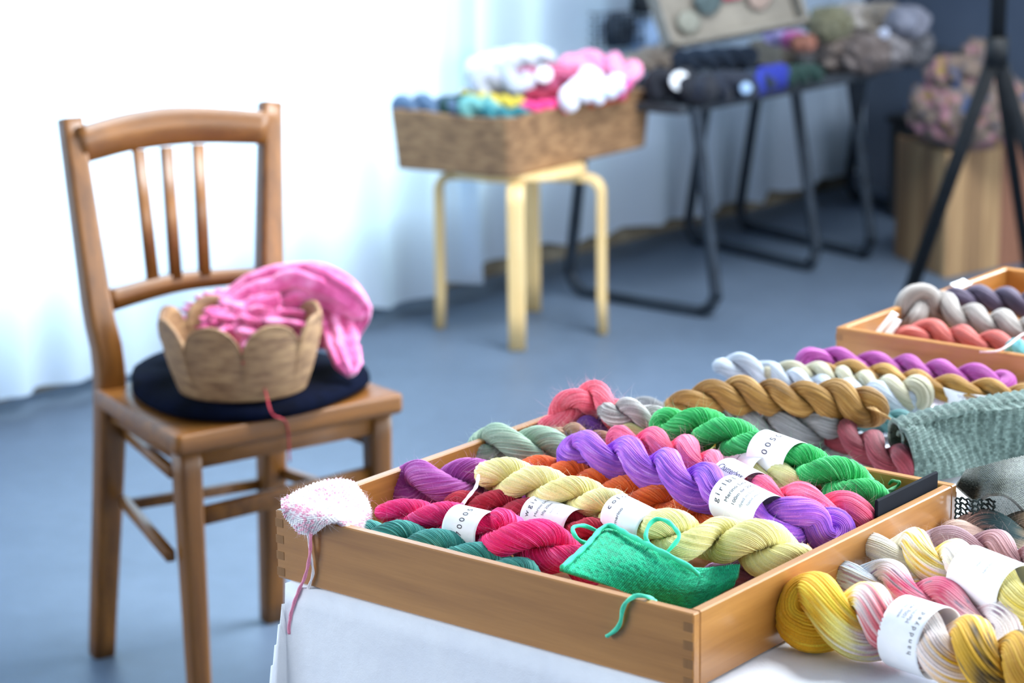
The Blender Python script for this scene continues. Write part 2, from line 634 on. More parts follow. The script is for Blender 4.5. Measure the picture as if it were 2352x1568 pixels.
# ------------------------------------------------------------------ yarn skeins
def smooth_field(r, n_along, n_thread, step):
    """random values that change slowly along each thread"""
    m_ = max(4, int(n_along / step) + 2)
    g = r.uniform(-1, 1, (m_, n_thread))
    x = np.linspace(0, m_ - 1.001, n_along)
    i = x.astype(int); fr = (x - i)[:, None]; fr = fr * fr * (3 - 2 * fr)
    return g[i] * (1 - fr) + g[i + 1] * fr


def pal(vals, cols):
    """vals 0..1 -> interpolated palette (linear)"""
    c = np.array([srgb(vivid(x)) for x in cols])
    x = np.clip(vals, 0, 1) * (len(c) - 1)
    i = np.minimum(x.astype(int), len(c) - 2) if len(c) > 1 else np.zeros_like(x, int)
    if len(c) == 1: return np.broadcast_to(c[0], vals.shape + (3,)).copy()
    fr = (x - i)[..., None]
    return c[i] * (1 - fr) + c[i + 1] * fr


def hairs(pts, nrm, n, length, r, rad=.00009, curl=.5):
    idx = r.integers(0, len(pts), n)
    p = pts[idx]; d = unit(nrm[idx] + r.normal(0, .55, (n, 3)))
    L = length * r.uniform(.35, 1.5, n)[:, None]
    c = r.normal(0, curl, (n, 3))
    ts = np.array([0, .33, .66, 1.0])
    path = np.stack([p + d * L * t + c * L * t * t for t in ts], 1)
    path[:, 1:, 2] -= 0
    side = unit(np.cross(d, r.normal(0, 1, (n, 3)))); s2 = np.cross(d, side)
    rr = rad * np.array([1, .9, .75, .3])
    th = np.arange(3) / 3 * 2 * math.pi
    v = path[:, :, None] + rr[None, :, None, None] * (side[:, None, None] * np.cos(th)[None, None, :, None] + s2[:, None, None] * np.sin(th)[None, None, :, None])
    base = grid_faces(4, 3)
    f = (base[None] + (np.arange(n) * 12)[:, None, None]).reshape(-1, 4)
    return v.reshape(-1, 3), f


_text = {}


def text_mesh(s, shear=0.0):
    if (s, shear) in _text: return _text[(s, shear)]
    cu = bpy.data.curves.new('t', 'FONT')
    cu.body = s; cu.size = 1.0; cu.align_x = 'CENTER'; cu.align_y = 'CENTER'; cu.shear = shear
    cu.resolution_u = 4
    ob = bpy.data.objects.new('t', cu)
    COL.objects.link(ob)
    dg = bpy.context.evaluated_depsgraph_get(); dg.update()
    me = bpy.data.meshes.new_from_object(ob.evaluated_get(dg))
    v = np.array([x.co[:] for x in me.vertices]).reshape(-1, 3); f = [list(p.vertices) for p in me.polygons]
    bpy.data.objects.remove(ob); bpy.data.curves.remove(cu); bpy.data.meshes.remove(me)
    _text[(s, shear)] = (v, f)
    return v, f


SKEINS = []


def skein(label, pts, R, cols, turns=None, rprof=((0, 1), (1, 1)), nT=30, ds=.003, fuzz=0, bands=(), phase=0.0, group=None,
          var=.13, along=None, hair=.0045, aspect=(.52, .53), seed=None, ridge=.07, name='yarn_skein', wind=None, hairr=.00005, hand=1):
    r = np.random.default_rng(seed if seed is not None else len(SKEINS) * 17 + 5)
    C = np.array([P(x, y, ZT + z) for x, y, z in pts])
    Ln = np.linalg.norm(np.diff(C, axis=0), axis=1).sum()
    M = max(12, int(Ln / ds * 1.25))
    c = curve(C, M)
    s = np.r_[0, np.cumsum(np.linalg.norm(np.diff(c, axis=0), axis=1))]; L = s[-1]
    if turns is None: turns = L / (3.5 * R)
    else: turns = turns * 1.1
    t = s / L
    for bd in bands:                       # the skein runs straight through its paper band
        mk = (t > bd['t0']) & (t < bd['t1'])
        e0, e1 = (np.array([np.interp(x, t, c[:, i]) for i in range(3)]) for x in (bd['t0'], bd['t1']))
        c[mk] = e0 + (e1 - e0) * ((t[mk] - bd['t0']) / (bd['t1'] - bd['t0']))[:, None]
    T, N, B = frames(c)
    Rt = R * np.interp(t, *zip(*rprof))
    for bd in bands:
        e = .02
        ins = np.clip((t - bd['t0'] + e) / e, 0, 1) * np.clip((bd['t1'] + e - t) / e, 0, 1)
        Rt = Rt * (1 - ins) + np.minimum(Rt, bd['R'] * .82) * ins
    a = aspect[0] * Rt; rs = aspect[1] * Rt
    if wind is None: wind = -.3 if hand > 0 else -1.2
    wind *= hand
    ph = phase + 2 * math.pi * turns * t * hand
    D = N * np.cos(ph)[:, None] + B * np.sin(ph)[:, None]
    up = c + D * a[:, None]; dn = c - D * a[:, None]
    nc = 9
    th = np.linspace(0, math.pi, nc + 2)[1:-1]
    cap1 = c[-1] + T[-1] * (a[-1] * .9 * np.sin(th))[:, None] + D[-1] * (a[-1] * np.cos(th))[:, None]
    cap0 = c[0] - T[0] * (a[0] * .9 * np.sin(th))[:, None] - D[0] * (a[0] * np.cos(th))[:, None]
    path = np.vstack([up, cap1, dn[::-1], cap0])
    rad = np.r_[rs, np.full(nc, rs[-1]), rs[::-1], np.full(nc, rs[0])]
    tt = np.r_[t, np.full(nc, 1.0), t[::-1], np.full(nc, 0.0)]
    n = len(path)
    # relax strand a touch so that the caps blend
    for _ in range(2):
        path = .25 * np.roll(path, 1, 0) + .5 * path + .25 * np.roll(path, -1, 0)
    Tp, Np, Bp = transport(path, True)
    q = 4
    nT = int(nT * 1.3)
    k = nT * q
    ang = np.arange(k) / k * 2 * math.pi
    sl = np.r_[0, np.cumsum(np.linalg.norm(np.diff(path, axis=0), axis=1))]
    wnd = 2 * math.pi * round(wind * sl[-1] / (2 * math.pi * R * .57)) * (sl / sl[-1])
    ridgep = np.array([0, .72, 1, .72])[np.arange(k) % q]
    fld = smooth_field(r, n, nT, 14)
    fld[-14:] = fld[-14:] * np.linspace(1, 0, 14)[:, None] + fld[:1] * np.linspace(0, 1, 14)[:, None]
    fk = fld[:, np.arange(k) // q]
    low = smooth_field(r, n, 6, 40); low[-40:] = low[-40:] * np.linspace(1, 0, 40)[:, None] + low[:1] * np.linspace(0, 1, 40)[:, None] if n > 80 else low[-40:] * 0
    lowk = sum(low[:, j:j + 1] * np.cos((j // 2 + 1) * ang[None] + j) for j in range(4)) * .035
    rr = rad[:, None] * (1 + ridge * ridgep[None] * (1 + .5 * fk) + .025 * fk + lowk)
    A = ang[None] + wnd[:, None]
    nr = Np[:, None] * np.cos(A)[..., None] + Bp[:, None] * np.sin(A)[..., None]
    v = path[:, None] + nr * rr[..., None]
    v = v.reshape(-1, 3); nr = nr.reshape(-1, 3)
    # dye
    tone = r.uniform(-1, 1, nT)[np.arange(k) // q]
    if along is None:
        base = pal(.5 + .5 * np.clip(.45 * smooth_field(r, n, nT, 5)[:, np.arange(k) // q] + .45 * smooth_field(r, n, nT, 3)[:, np.arange(k) // q] + .35 * lowk / .07, -1, 1), cols)
    else:
        jit = .05 * smooth_field(r, n, nT, 20)[:, np.arange(k) // q] + .045 * tone[None]
        tp = np.clip(tt[:, None] + jit, 0, 1)
        xs = np.array([x for x, _ in along]); cs = np.array([srgb(x) for _, x in along])
        base = np.stack([np.interp(tp, xs, cs[:, i]) for i in range(3)], -1)
        sp = smooth_field(r, n, nT, 5)[:, np.arange(k) // q]
        if cols:
            msk = np.clip((sp - .72) * 8, 0, 1)[..., None]
            base = base * (1 - msk) + pal(r.uniform(0, 1, base.shape[:2]) * 0 + .5, cols) * msk
    base = base * (1 + var * tone[None, :, None] * .6 + var * .4 * fk[..., None])
    o = build(name, v, grid_faces(n, k, True, True), YARN, color=np.clip(base, 0, 1).reshape(-1, 3), origin=[c[:, 0].mean(), c[:, 1].mean(), v[:, 2].min()])
    tag(o, label, 'yarn', group)
    if fuzz:
        hv, hf = hairs(v, nr, int(fuzz * 3.5), hair, r, hairr, .8)
        hc = np.clip(pal(np.full(len(hv), .6), cols if cols else [along[0][1]]) * 1.25 + .22, 0, 1)
        fo = build('fuzz', hv, hf, YARN, o, color=hc)
        fo['kind'] = 'stuff'
    for bd in bands:
        t0, t1, RB = bd['t0'], bd['t1'], bd['R']
        nb = 14
        tb_ = np.linspace(t0, t1, nb)
        cc = np.stack([np.interp(tb_, t, c[:, i]) for i in range(3)], 1)
        cc = cc[0] + (cc[-1] - cc[0]) * np.linspace(0, 1, nb)[:, None]
        T2, N2, B2 = frames(cc)
        th = np.arange(56) / 56 * 2 * math.pi
        V = []
        for rb in (RB, RB - .0003):
            V.append(cc[:, None] + rb * (N2[:, None] * np.cos(th)[None, :, None] + B2[:, None] * np.sin(th)[None, :, None]))
        nv = nb * 56
        g = grid_faces(nb, 56)
        fcs = [list(x) for x in g] + [list(x[::-1] + nv) for x in g]
        for row in (0, (nb - 1) * 56):
            for i in range(56):
                j = (i + 1) % 56
                qd = [row + i, row + j, nv + row + j, nv + row + i]
                fcs.append(qd if row else qd[::-1])
        bo = fixn(build('paper_band', np.array(V).reshape(-1, 3), fcs, PAPER, o))
        bo['label'] = 'white paper band'
        for tx in bd.get('text', ()):
            tv, tf = text_mesh(tx['s'], tx.get('shear', 0.0))
            sz = tx['size']
            x, y = tv[:, 0] * sz * tx.get('wide', 1.0), tv[:, 1] * sz
            if tx.get('axial'):
                u = tx['u'] * (np.linalg.norm(cc[-1] - cc[0])) + x
                an = tx['ang'] - y / RB
            else:
                u = tx['u'] * (np.linalg.norm(cc[-1] - cc[0])) - y
                an = tx['ang'] - x / RB
            an = an[:, None]
            pos = cc[0] + T2[0] * u[:, None] + (RB + .00025) * (N2[0] * np.cos(an) + B2[0] * np.sin(an))
            build('printed_text', pos, tf, INKP if tx.get('pale') else INK, bo, False)
    SKEINS.append(o)
    return o


def T_(s, size, u, ang, **k):
    return dict(s=s, size=size, u=u, ang=math.radians(ang), **k)


G1 = 'skeins in the foreground tray'
# ---- tray one
skein('dark teal heathered skein along the front wall of the tray', [(840, 1236, .040), (930, 1246, .040), (1030, 1268, .040), (1130, 1304, .034), (1200, 1330, .030)], .0185,
      [(36, 108, 106), (62, 140, 134), (120, 188, 178)], turns=1.7, fuzz=260, group=G1, hand=-1, phase=2.2, nT=26)
skein('hot pink skein in a white band, behind the dark teal one', [(893, 1180, .050), (960, 1188, .052), (1085, 1216, .055), (1200, 1244, .055), (1285, 1268, .046), (1345, 1300, .036)], .0215,
      [(194, 14, 84), (222, 34, 116), (240, 110, 170)], rprof=((0, .62), (.2, .8), (.32, .9), (.46, .92), (.55, 1.1), (.8, 1.05), (1, .9)), fuzz=420, group=G1, hand=-1, turns=1.9, phase=.9,
      bands=[dict(t0=.375, t1=.56, R=.0200, text=[T_('7 0 0 0 5', .0085, .52, 48), T_('merino', .0026, .36, 8, pale=True), T_('0 5', .0026, .78, 22, pale=True)])])
skein('crimson tweedy skein in a white band, between the hot pink and pale yellow ones', [(1050, 1168, .044), (1110, 1158, .048), (1180, 1170, .048), (1265, 1192, .050), (1350, 1222, .048), (1440, 1248, .046), (1530, 1270, .042)], .0150,
      [(120, 18, 40), (160, 30, 54), (190, 60, 84)], turns=2.6, fuzz=160, group=G1, hand=-1, nT=24,
      bands=[dict(t0=.36, t1=.60, R=.0178, text=[T_('w g i r l', .0080, .14, 38), T_('Merino Linen', .0046, .34, 30), T_('50g 200m', .0042, .48, 34), T_('hand dyed', .0026, .62, 28, pale=True), T_('in london', .0026, .76, 26, pale=True)])])
skein('plum purple skein against the left wall of the tray', [(950, 1118, .050), (1010, 1116, .055), (1075, 1112, .056), (1150, 1112, .050), (1220, 1122, .044)], .0235,
      [(128, 50, 124), (158, 80, 154), (204, 146, 202)], turns=1.0, phase=2.6, fuzz=420, wind=-.85, group=G1, nT=36, rprof=((0, 1.05), (.4, 1.02), (1, .9)))
skein('pale yellow skein running from the plum skein to the front right corner', [(1140, 1098, .066), (1200, 1110, .068), (1290, 1134, .068), (1380, 1160, .066), (1475, 1212, .064), (1570, 1240, .062), (1660, 1240, .060), (1740, 1256, .058), (1812, 1276, .052)], .0190,
      [(212, 202, 134), (234, 226, 166), (246, 241, 198)], turns=3.6, phase=1.0, fuzz=500, group=G1, hand=-1, nT=32, rprof=((0, 1.12), (.15, 1.05), (.5, .95), (.62, 1.22), (.72, 1.25), (.78, .9), (.9, 1.3), (1, 1.2)),
      bands=[dict(t0=.465, t1=.63, R=.0192, text=[T_('c o l o u r', .0085, .14, 6), T_('merino', .0056, .42, 62), T_('77', .0034, .66, 14, pale=True)])])
skein('orange skein between the pale yellow and the bright purple ones', [(1225, 1085, .052), (1310, 1092, .054), (1400, 1116, .054), (1490, 1146, .054), (1570, 1166, .052), (1660, 1190, .046)], .0165,
      [(178, 70, 26), (210, 96, 44), (232, 134, 84)], turns=2.6, phase=.4, fuzz=300, group=G1, hand=-1, nT=28)
skein('bright purple skein with a large printed white band', [(1322, 1038, .074), (1400, 1048, .078), (1480, 1070, .078), (1570, 1102, .078), (1650, 1132, .076), (1725, 1172, .074), (1805, 1202, .068), (1860, 1205, .062), (1910, 1220, .056)], .0212,
      [(98, 52, 158), (132, 80, 186), (172, 104, 202), (196, 150, 226)], turns=2.75, phase=2.2, fuzz=560, group=G1, nT=34, rprof=((0, .95), (.1, 1.05), (.5, 1.05), (.8, .9), (.9, 1.15), (1, 1.05)),
      bands=[dict(t0=.625, t1=.81, R=.0214, text=[T_('g i r l b l u e', .0092, .15, 22), T_('Merino Linen', .0062, .36, 26), T_('100m or 200g/s', .0056, .52, 24), T_('dyed in London', .0048, .67, 28, pale=True), T_('hand wash', .0044, .80, 32, pale=True)])])
skein('sage green skein against the left wall, behind the plum one', [(1120, 1026, .058), (1170, 1024, .062), (1225, 1030, .060), (1290, 1044, .052)], .0225,
      [(112, 136, 120), (146, 168, 150), (188, 206, 188)], turns=.75, phase=2.2, fuzz=300, wind=-.85, group=G1, nT=34)
skein('small brown skein end beside the sage green skein', [(1290, 1000, .066), (1340, 1008, .066), (1400, 1028, .058)], .0140,
      [(104, 72, 54), (142, 106, 84), (184, 154, 130)], turns=.8, fuzz=220, wind=-.85, group=G1, nT=24, phase=1.4)
skein('coral pink skein piled highest in the far left corner', [(1268, 985, .058), (1308, 936, .080), (1350, 908, .094), (1398, 940, .082), (1450, 975, .066)], .0175,
      [(196, 78, 98), (222, 108, 126), (240, 150, 164)], turns=1.4, phase=.5, fuzz=620, wind=-.85, group=G1, nT=30, hair=.005)
skein('raspberry skein under the coral pink pile by the left wall', [(1248, 1005, .046), (1310, 1000, .046), (1400, 1010, .042)], .0150,
      [(140, 34, 60), (176, 60, 88)], turns=1.3, fuzz=120, wind=-.85, group=G1, nT=24)
skein('dark violet skein tucked between coral pink and grey ends', [(1350, 982, .064), (1395, 982, .064), (1450, 992, .056)], .0128,
      [(66, 30, 96), (104, 58, 134)], turns=1.0, fuzz=160, group=G1, nT=22)
skein('grey and cream skein beside the coral pink pile', [(1408, 946, .082), (1440, 952, .082), (1500, 968, .074), (1560, 990, .066)], .0165,
      [(120, 116, 114), (160, 158, 156), (214, 214, 212)], turns=1.1, phase=1.2, fuzz=300, wind=-.85, group=G1, nT=30)
skein('pale olive skein in a small white band, under the green skein', [(1450, 998, .062), (1530, 1010, .060), (1650, 1052, .060), (1735, 1082, .066), (1800, 1104, .066), (1850, 1120, .062), (1900, 1136, .054)], .0158,
      [(170, 168, 110), (200, 198, 144), (222, 220, 176)], turns=2.6, fuzz=200, group=G1, nT=26, phase=.8,
      bands=[dict(t0=.50, t1=.76, R=.0185, text=[T_('0 0 0 1', .0085, .30, 12), T_('merino rose', .0046, .56, 40)])])
skein('rose pink skein in a white band, behind the bright purple one', [(1430, 1018, .070), (1510, 1028, .073), (1590, 1052, .073), (1670, 1096, .070), (1735, 1130, .070), (1800, 1152, .068), (1860, 1164, .067), (1920, 1176, .064), (1962, 1194, .058)], .0182,
      [(190, 66, 96), (220, 104, 134), (240, 150, 172)], turns=3.2, phase=.2, fuzz=560, group=G1, nT=34, rprof=((0, 1), (.3, 1.08), (.45, .8), (.6, .85), (.78, 1.1), (1, 1.15)),
      bands=[dict(t0=.50, t1=.67, R=.0190, text=[T_('Chatterbox', .0092, .50, 38, axial=True, shear=.25)])])
skein('bright green skein along the far wall of the tray', [(1532, 978, .082), (1600, 982, .084), (1670, 1006, .084), (1740, 1032, .082), (1800, 1054, .080), (1870, 1080, .078), (1940, 1112, .074), (2005, 1150, .066)], .0198,
      [(16, 118, 56), (34, 164, 86), (110, 216, 144)], turns=2.6, phase=2.4, fuzz=640, group=G1, hand=-1, nT=34, rprof=((0, .95), (.2, 1.05), (.5, 1), (.75, 1), (.88, 1.15), (1, .95)),
      bands=[dict(t0=.47, t1=.645, R=.0215, text=[T_('0 0 5 0', .0100, .46, 34), T_('hand dyed in', .0022, .50, -22, pale=True), T_('yarn merino', .0026, .64, -18, pale=True), T_('100 g', .0022, .80, -20, pale=True)])])
skein('dark green skein low in the far right corner, under the black strip', [(1970, 1170, .034), (2030, 1172, .034), (2090, 1160, .028)], .0185,
      [(6, 50, 24), (14, 84, 42), (30, 120, 66)], turns=1.0, fuzz=120, group=G1, hand=-1, nT=28)
skein('dusty lilac skein under the pale yellow end in the front right corner', [(1640, 1330, .022), (1710, 1312, .022), (1790, 1290, .022)], .0150,
      [(150, 110, 150), (186, 150, 184)], turns=1.0, group=G1, nT=22)

# ---- loose skeins on the cloth between the trays
G2 = 'skeins lying on the cloth between the trays'
skein('steel grey skein just behind the bright green one', [(1470, 948, .024), (1570, 952, .024), (1660, 966, .024), (1740, 978, .024), (1820, 988, .024), (1898, 990, .023)], .0198,
      [(92, 94, 98), (122, 124, 127), (160, 162, 164)], turns=2.5, phase=2.5, fuzz=200, group=G2, nT=36, ridge=.05, rprof=((0, .9), (.8, 1), (1, 1.12)))
skein('dark rose skein beneath the gold one', [(1640, 938, .020), (1780, 952, .020), (1900, 985, .020), (1960, 1008, .022), (2010, 1032, .021), (2075, 1070, .018)], .0188,
      [(82, 26, 38), (110, 42, 54), (136, 64, 76)], turns=2.6, phase=1.2, fuzz=160, group=G2, nT=30, ridge=.05)
skein('gold skein lying on top of the steel grey and dark rose ones', [(1548, 932, .048), (1600, 918, .054), (1680, 908, .058), (1760, 912, .058), (1840, 916, .058), (1920, 920, .056), (2000, 938, .050)], .0205,
      [(96, 70, 30), (128, 96, 46), (168, 136, 84)], turns=2.9, phase=2.2, fuzz=140, group=G2, nT=36, ridge=.05, rprof=((0, .55), (.12, .85), (.3, 1.02), (.6, .92), (.7, .95), (.85, 1.15), (1, 1.0)))
skein('pale silver grey skein with its tip standing over the gold skein', [(1668, 842, .046), (1716, 845, .046), (1770, 862, .038), (1850, 882, .034), (1950, 902, .034), (2040, 918, .032), (2090, 930, .028)], .0158,
      [(134, 142, 152), (168, 176, 186), (204, 210, 218)], turns=3.0, phase=1.4, fuzz=120, group=G2, nT=28, ridge=.05, rprof=((0, 1.05), (.6, .9), (.85, 1.2), (1, 1.05)))
skein('cream oatmeal skein between the silver grey and mustard ones', [(1770, 862, 0.038), (1838, 858, 0.040), (1902, 864, 0.040), (1970, 880, 0.040), (2040, 895, 0.040), (2105, 905, 0.040)], .0165,
      [(140, 136, 116), (168, 164, 144), (196, 192, 176)], turns=2.6, phase=.8, fuzz=80, group=G2, nT=28, ridge=.04, rprof=((0, .9), (.8, 1), (1, 1.3)))
skein('mustard skein next to the magenta one', [(1905, 848, 0.046), (1970, 856, 0.046), (2050, 868, 0.046), (2130, 884, 0.046), (2210, 895, 0.046), (2300, 905, 0.046), (2400, 922, 0.046)], .0162,
      [(110, 80, 28), (140, 104, 44), (176, 140, 78)], turns=2.8, phase=1.0, fuzz=80, group=G2, nT=28, ridge=.04, rprof=((0, .7), (.12, .9), (1, 1)))
skein('magenta skein lying along the front of the farther tray', [(1860, 832, 0.042), (1900, 826, 0.044), (1970, 836, 0.042), (2050, 842, 0.042), (2130, 856, 0.042), (2210, 868, 0.042), (2295, 880, 0.040)], .0178,
      [(108, 36, 100), (140, 60, 130), (172, 98, 164)], turns=2.5, phase=.3, fuzz=100, group=G2, nT=28, ridge=.04, rprof=((0, 1.05), (.2, .85), (.8, 1), (1, 1.1)))

skein('teal skein tucked under the rolled end of the scarf', [(1955, 962, .018), (2020, 966, .020), (2085, 974, .018)], .0150,
      [(60, 104, 106), (96, 140, 140)], turns=1.0, group=G2, nT=22)

# ---- second tray
G3 = 'skeins in the farther tray'
skein('taupe grey skein with a raised folded end in the farther tray', [(2092, 730, .052), (2100, 695, .070), (2140, 690, .070), (2185, 722, .056), (2245, 738, .052), (2310, 750, .052), (2400, 770, .050)], .0208,
      [(104, 98, 96), (134, 128, 124), (170, 166, 162)], turns=2.3, phase=1.0, group=G3, nT=24, ds=.004, ridge=.04)
skein('black plum skein at the back of the farther tray', [(2195, 690, .058), (2250, 688, .060), (2320, 694, .060), (2400, 706, .058)], .0190,
      [(44, 36, 52), (64, 54, 74), (92, 82, 104)], turns=1.5, phase=.3, group=G3, nT=22, ds=.004, ridge=.04)
skein('salmon skein along the front wall of the farther tray', [(2085, 776, .044), (2150, 770, .046), (2220, 786, .044), (2300, 800, .042), (2370, 815, .038)], .0195,
      [(130, 58, 54), (156, 78, 72), (180, 104, 96)], turns=1.7, phase=.8, group=G3, nT=24, ds=.004, ridge=.05)
skein('small turquoise skein by the salmon one at the right edge', [(2335, 806, .052), (2390, 818, .050), (2440, 830, .046)], .0150,
      [(84, 150, 158), (130, 190, 196)], turns=1.0, group=G3, nT=22, ds=.004)

# ---- speckled skeins at the lower right
G4 = 'speckled skeins right of the foreground tray'
Wt = (228, 222, 220)
skein('yellow and white speckled skein nearest the camera, in a white band', [(1862, 1404, .034), (1950, 1418, .036), (2040, 1440, .036), (2110, 1462, .036), (2190, 1488, .036), (2290, 1524, .036), (2400, 1570, .034)], .0300,
      None, along=[(0, (230, 170, 20)), (.07, (244, 214, 60)), (.11, (232, 176, 24)), (.16, (246, 230, 120)), (.20, (240, 230, 160)), (.24, Wt), (.34, (214, 110, 120)), (.4, (176, 44, 66)), (.46, Wt), (.6, (232, 214, 210)), (.68, (214, 164, 30)), (.76, (196, 150, 24)), (.80, (60, 48, 36)), (.86, (206, 160, 34)), (1, (170, 120, 20))],
      turns=2.1, phase=2.6, group=G4, nT=30, fuzz=200, rprof=((0, 1.05), (.2, 1.02), (.4, .95), (.6, .95), (.8, 1.0), (1, 1)),
      bands=[dict(t0=.37, t1=.545, R=.0300, text=[T_('h a n d d y e d', .0066, .80, 60), T_('Merino Silk', .0056, .60, 26, pale=True), T_('100g 400m', .0050, .46, 24, pale=True), T_('wash by hand', .0046, .32, 22, pale=True)])])
skein('white and raspberry speckled skein lying second from the front', [(1965, 1326, .032), (2040, 1342, .032), (2120, 1372, .032), (2200, 1400, .030), (2300, 1440, .028)], .0205,
      [(150, 130, 144)], along=[(0, (176, 190, 204)), (.15, (206, 200, 198)), (.3, (226, 200, 206)), (.42, (214, 70, 120)), (.5, (226, 150, 170)), (.65, (190, 60, 100)), (1, Wt)], turns=1.2, phase=1.1, group=G4, nT=26, fuzz=120)
skein('white skein dabbed with yellow, wrapped in a broad white band', [(2012, 1270, .040), (2070, 1268, .046), (2150, 1290, .050), (2220, 1318, .050), (2290, 1346, .050), (2400, 1392, .048)], .0235,
      None, along=[(0, (226, 220, 212)), (.16, (232, 226, 200)), (.24, (232, 226, 216)), (.30, (226, 180, 40)), (.38, (234, 220, 130)), (.46, Wt), (.8, (222, 214, 150)), (1, (200, 180, 70))],
      turns=1.7, phase=.5, group=G4, nT=28, fuzz=160, rprof=((0, .85), (.3, 1), (1, 1)),
      bands=[dict(t0=.56, t1=.86, R=.0262, text=[T_('merino', .0040, .45, 30, pale=True), T_('hand dyed', .0036, .62, 34, pale=True)])])
skein('mauve brown skein behind the white and yellow one', [(2150, 1266, .034), (2220, 1264, .036), (2290, 1274, .036), (2360, 1302, .034), (2440, 1338, .032)], .0215,
      None, along=[(0, (170, 140, 150)), (.2, (140, 104, 112)), (.4, (176, 130, 134)), (.6, (150, 104, 106)), (1, (110, 76, 80))], turns=1.4, phase=2.1, group=G4, nT=26, fuzz=220)
skein('dark green and tan skein farthest back of the speckled ones', [(2190, 1228, .026), (2255, 1216, .028), (2330, 1216, .028), (2420, 1228, .026)], .0175,
      None, along=[(0, (190, 160, 146)), (.25, (150, 116, 104)), (.42, (36, 66, 70)), (.6, (60, 80, 80)), (.75, (170, 150, 120)), (1, (60, 70, 66))], turns=1.0, phase=.7, group=G4, nT=24, fuzz=200)

# ------------------------------------------------------------------ knitted pieces
def interp_grid(ctrl, nu, nv):
    c = np.asarray(ctrl, float)                      # rows v, cols u
    rows = np.stack([curve_u(c[i], nu) for i in range(len(c))])
    return np.stack([curve_u(rows[:, j], nv) for j in range(nu)], 1)


def curve_u(c, n):
    c = np.asarray(c, float)
    if len(c) == 2: return c[0] + (c[1] - c[0]) * np.linspace(0, 1, n)[:, None]
    e = np.vstack([2 * c[0] - c[1], c, 2 * c[-1] - c[-2]])
    x = np.linspace(0, len(c) - 1, n); i = np.minimum(x.astype(int), len(c) - 2); t = (x - i)[:, None]
    p0, p1, p2, p3 = e[i], e[i + 1], e[i + 2], e[i + 3]
    return .5 * (2 * p1 + (p2 - p0) * t + (2 * p0 - 5 * p1 + 4 * p2 - p3) * t ** 2 + (3 * p1 - p0 - 3 * p2 + p3) * t ** 3)


def knit(name, S, nst, nrow, style, hgt, th, colfn, label, cat, parent=None, group=None, fuzz=0, hair=.005, seed=1):
    """S: (nv, nu, 3) surface sampled finely; stitches modelled as relief; colfn(u, v, h, rng) -> dye"""
    nv, nu = S.shape[:2]
    U, V = np.meshgrid(np.linspace(0, 1, nu), np.linspace(0, 1, nv))
    du = np.gradient(S, axis=1); dv = np.gradient(S, axis=0)
    Nn = unit(np.cross(du, dv))
    if Nn[..., 2].mean() < 0: Nn = -Nn
    x, y = U * nst, V * nrow
    r = np.random.default_rng(seed)
    if style == 'stockinette':
        leg = np.abs(np.sin(2 * math.pi * x)) ** .6
        fx = np.abs((x % 1) * 2 - 1)
        h = leg * (.45 + .55 * np.abs(np.sin(math.pi * (y + .8 * fx))) ** .7)
    elif style == 'garter':
        off_ = .5 * (np.floor(y) % 2)
        h = (np.abs(np.sin(math.pi * y)) ** .7) * (.35 + .65 * np.abs(np.sin(math.pi * (x + off_))) ** .7)
    else:  # rib
        rib = .5 + .5 * np.cos(2 * math.pi * x / 4 + .8 * np.sin(y * .5))
        leg = np.abs(np.sin(2 * math.pi * x)) ** .6
        fx = np.abs((x % 1) * 2 - 1)
        h = .55 * rib + .45 * leg * (.4 + .6 * np.abs(np.sin(math.pi * (y + .8 * fx))))
    cell = r.uniform(-1, 1, (int(nrow) + 2, int(nst) + 2))
    cr_ = cell[np.minimum(y.astype(int), int(nrow)), np.minimum(x.astype(int), int(nst))]
    h = h * (1 + .25 * cr_)
    top = S + Nn * (h * hgt)[..., None]
    bot = S - Nn * th
    v = np.vstack([top.reshape(-1, 3), bot.reshape(-1, 3)])
    n = nv * nu
    g = grid_faces(nv, nu, False)
    edge = list(range(nu)) + [i * nu + nu - 1 for i in range(1, nv)] + [(nv - 1) * nu + j for j in range(nu - 2, -1, -1)] + [i * nu for i in range(nv - 2, 0, -1)]
    e = np.array(edge); e2 = np.roll(e, -1)
    f = np.vstack([g, g[:, ::-1] + n, np.stack([e, e + n, e2 + n, e2], 1)])
    c = colfn(U, V, cr_, r)
    col = np.vstack([c.reshape(-1, 3), c.reshape(-1, 3) * .9])
    o = build(name, v, f, YARN, parent, color=np.clip(col, 0, 1))
    fixn(o)
    tag(o, label, cat, group)
    if fuzz:
        hv, hf = hairs(top.reshape(-1, 3), Nn.reshape(-1, 3), fuzz, hair, r, .00005, .8)
        fo = build('fuzz', hv, hf, YARN, o, color=np.clip(np.tile(c.reshape(-1, 3).mean(0) * 1.15, (len(hv), 1)), 0, 1))
        fo['kind'] = 'stuff'
    return o


def PZ(*pts):
    return np.array([P(x, y, ZT + z) for x, y, z in pts])


def solid(c, var):
    base = srgb(c)
    return lambda U, V, cell, r: base * (1 + var * cell[..., None] + .1 * r.uniform(-1, 1, U.shape)[..., None])


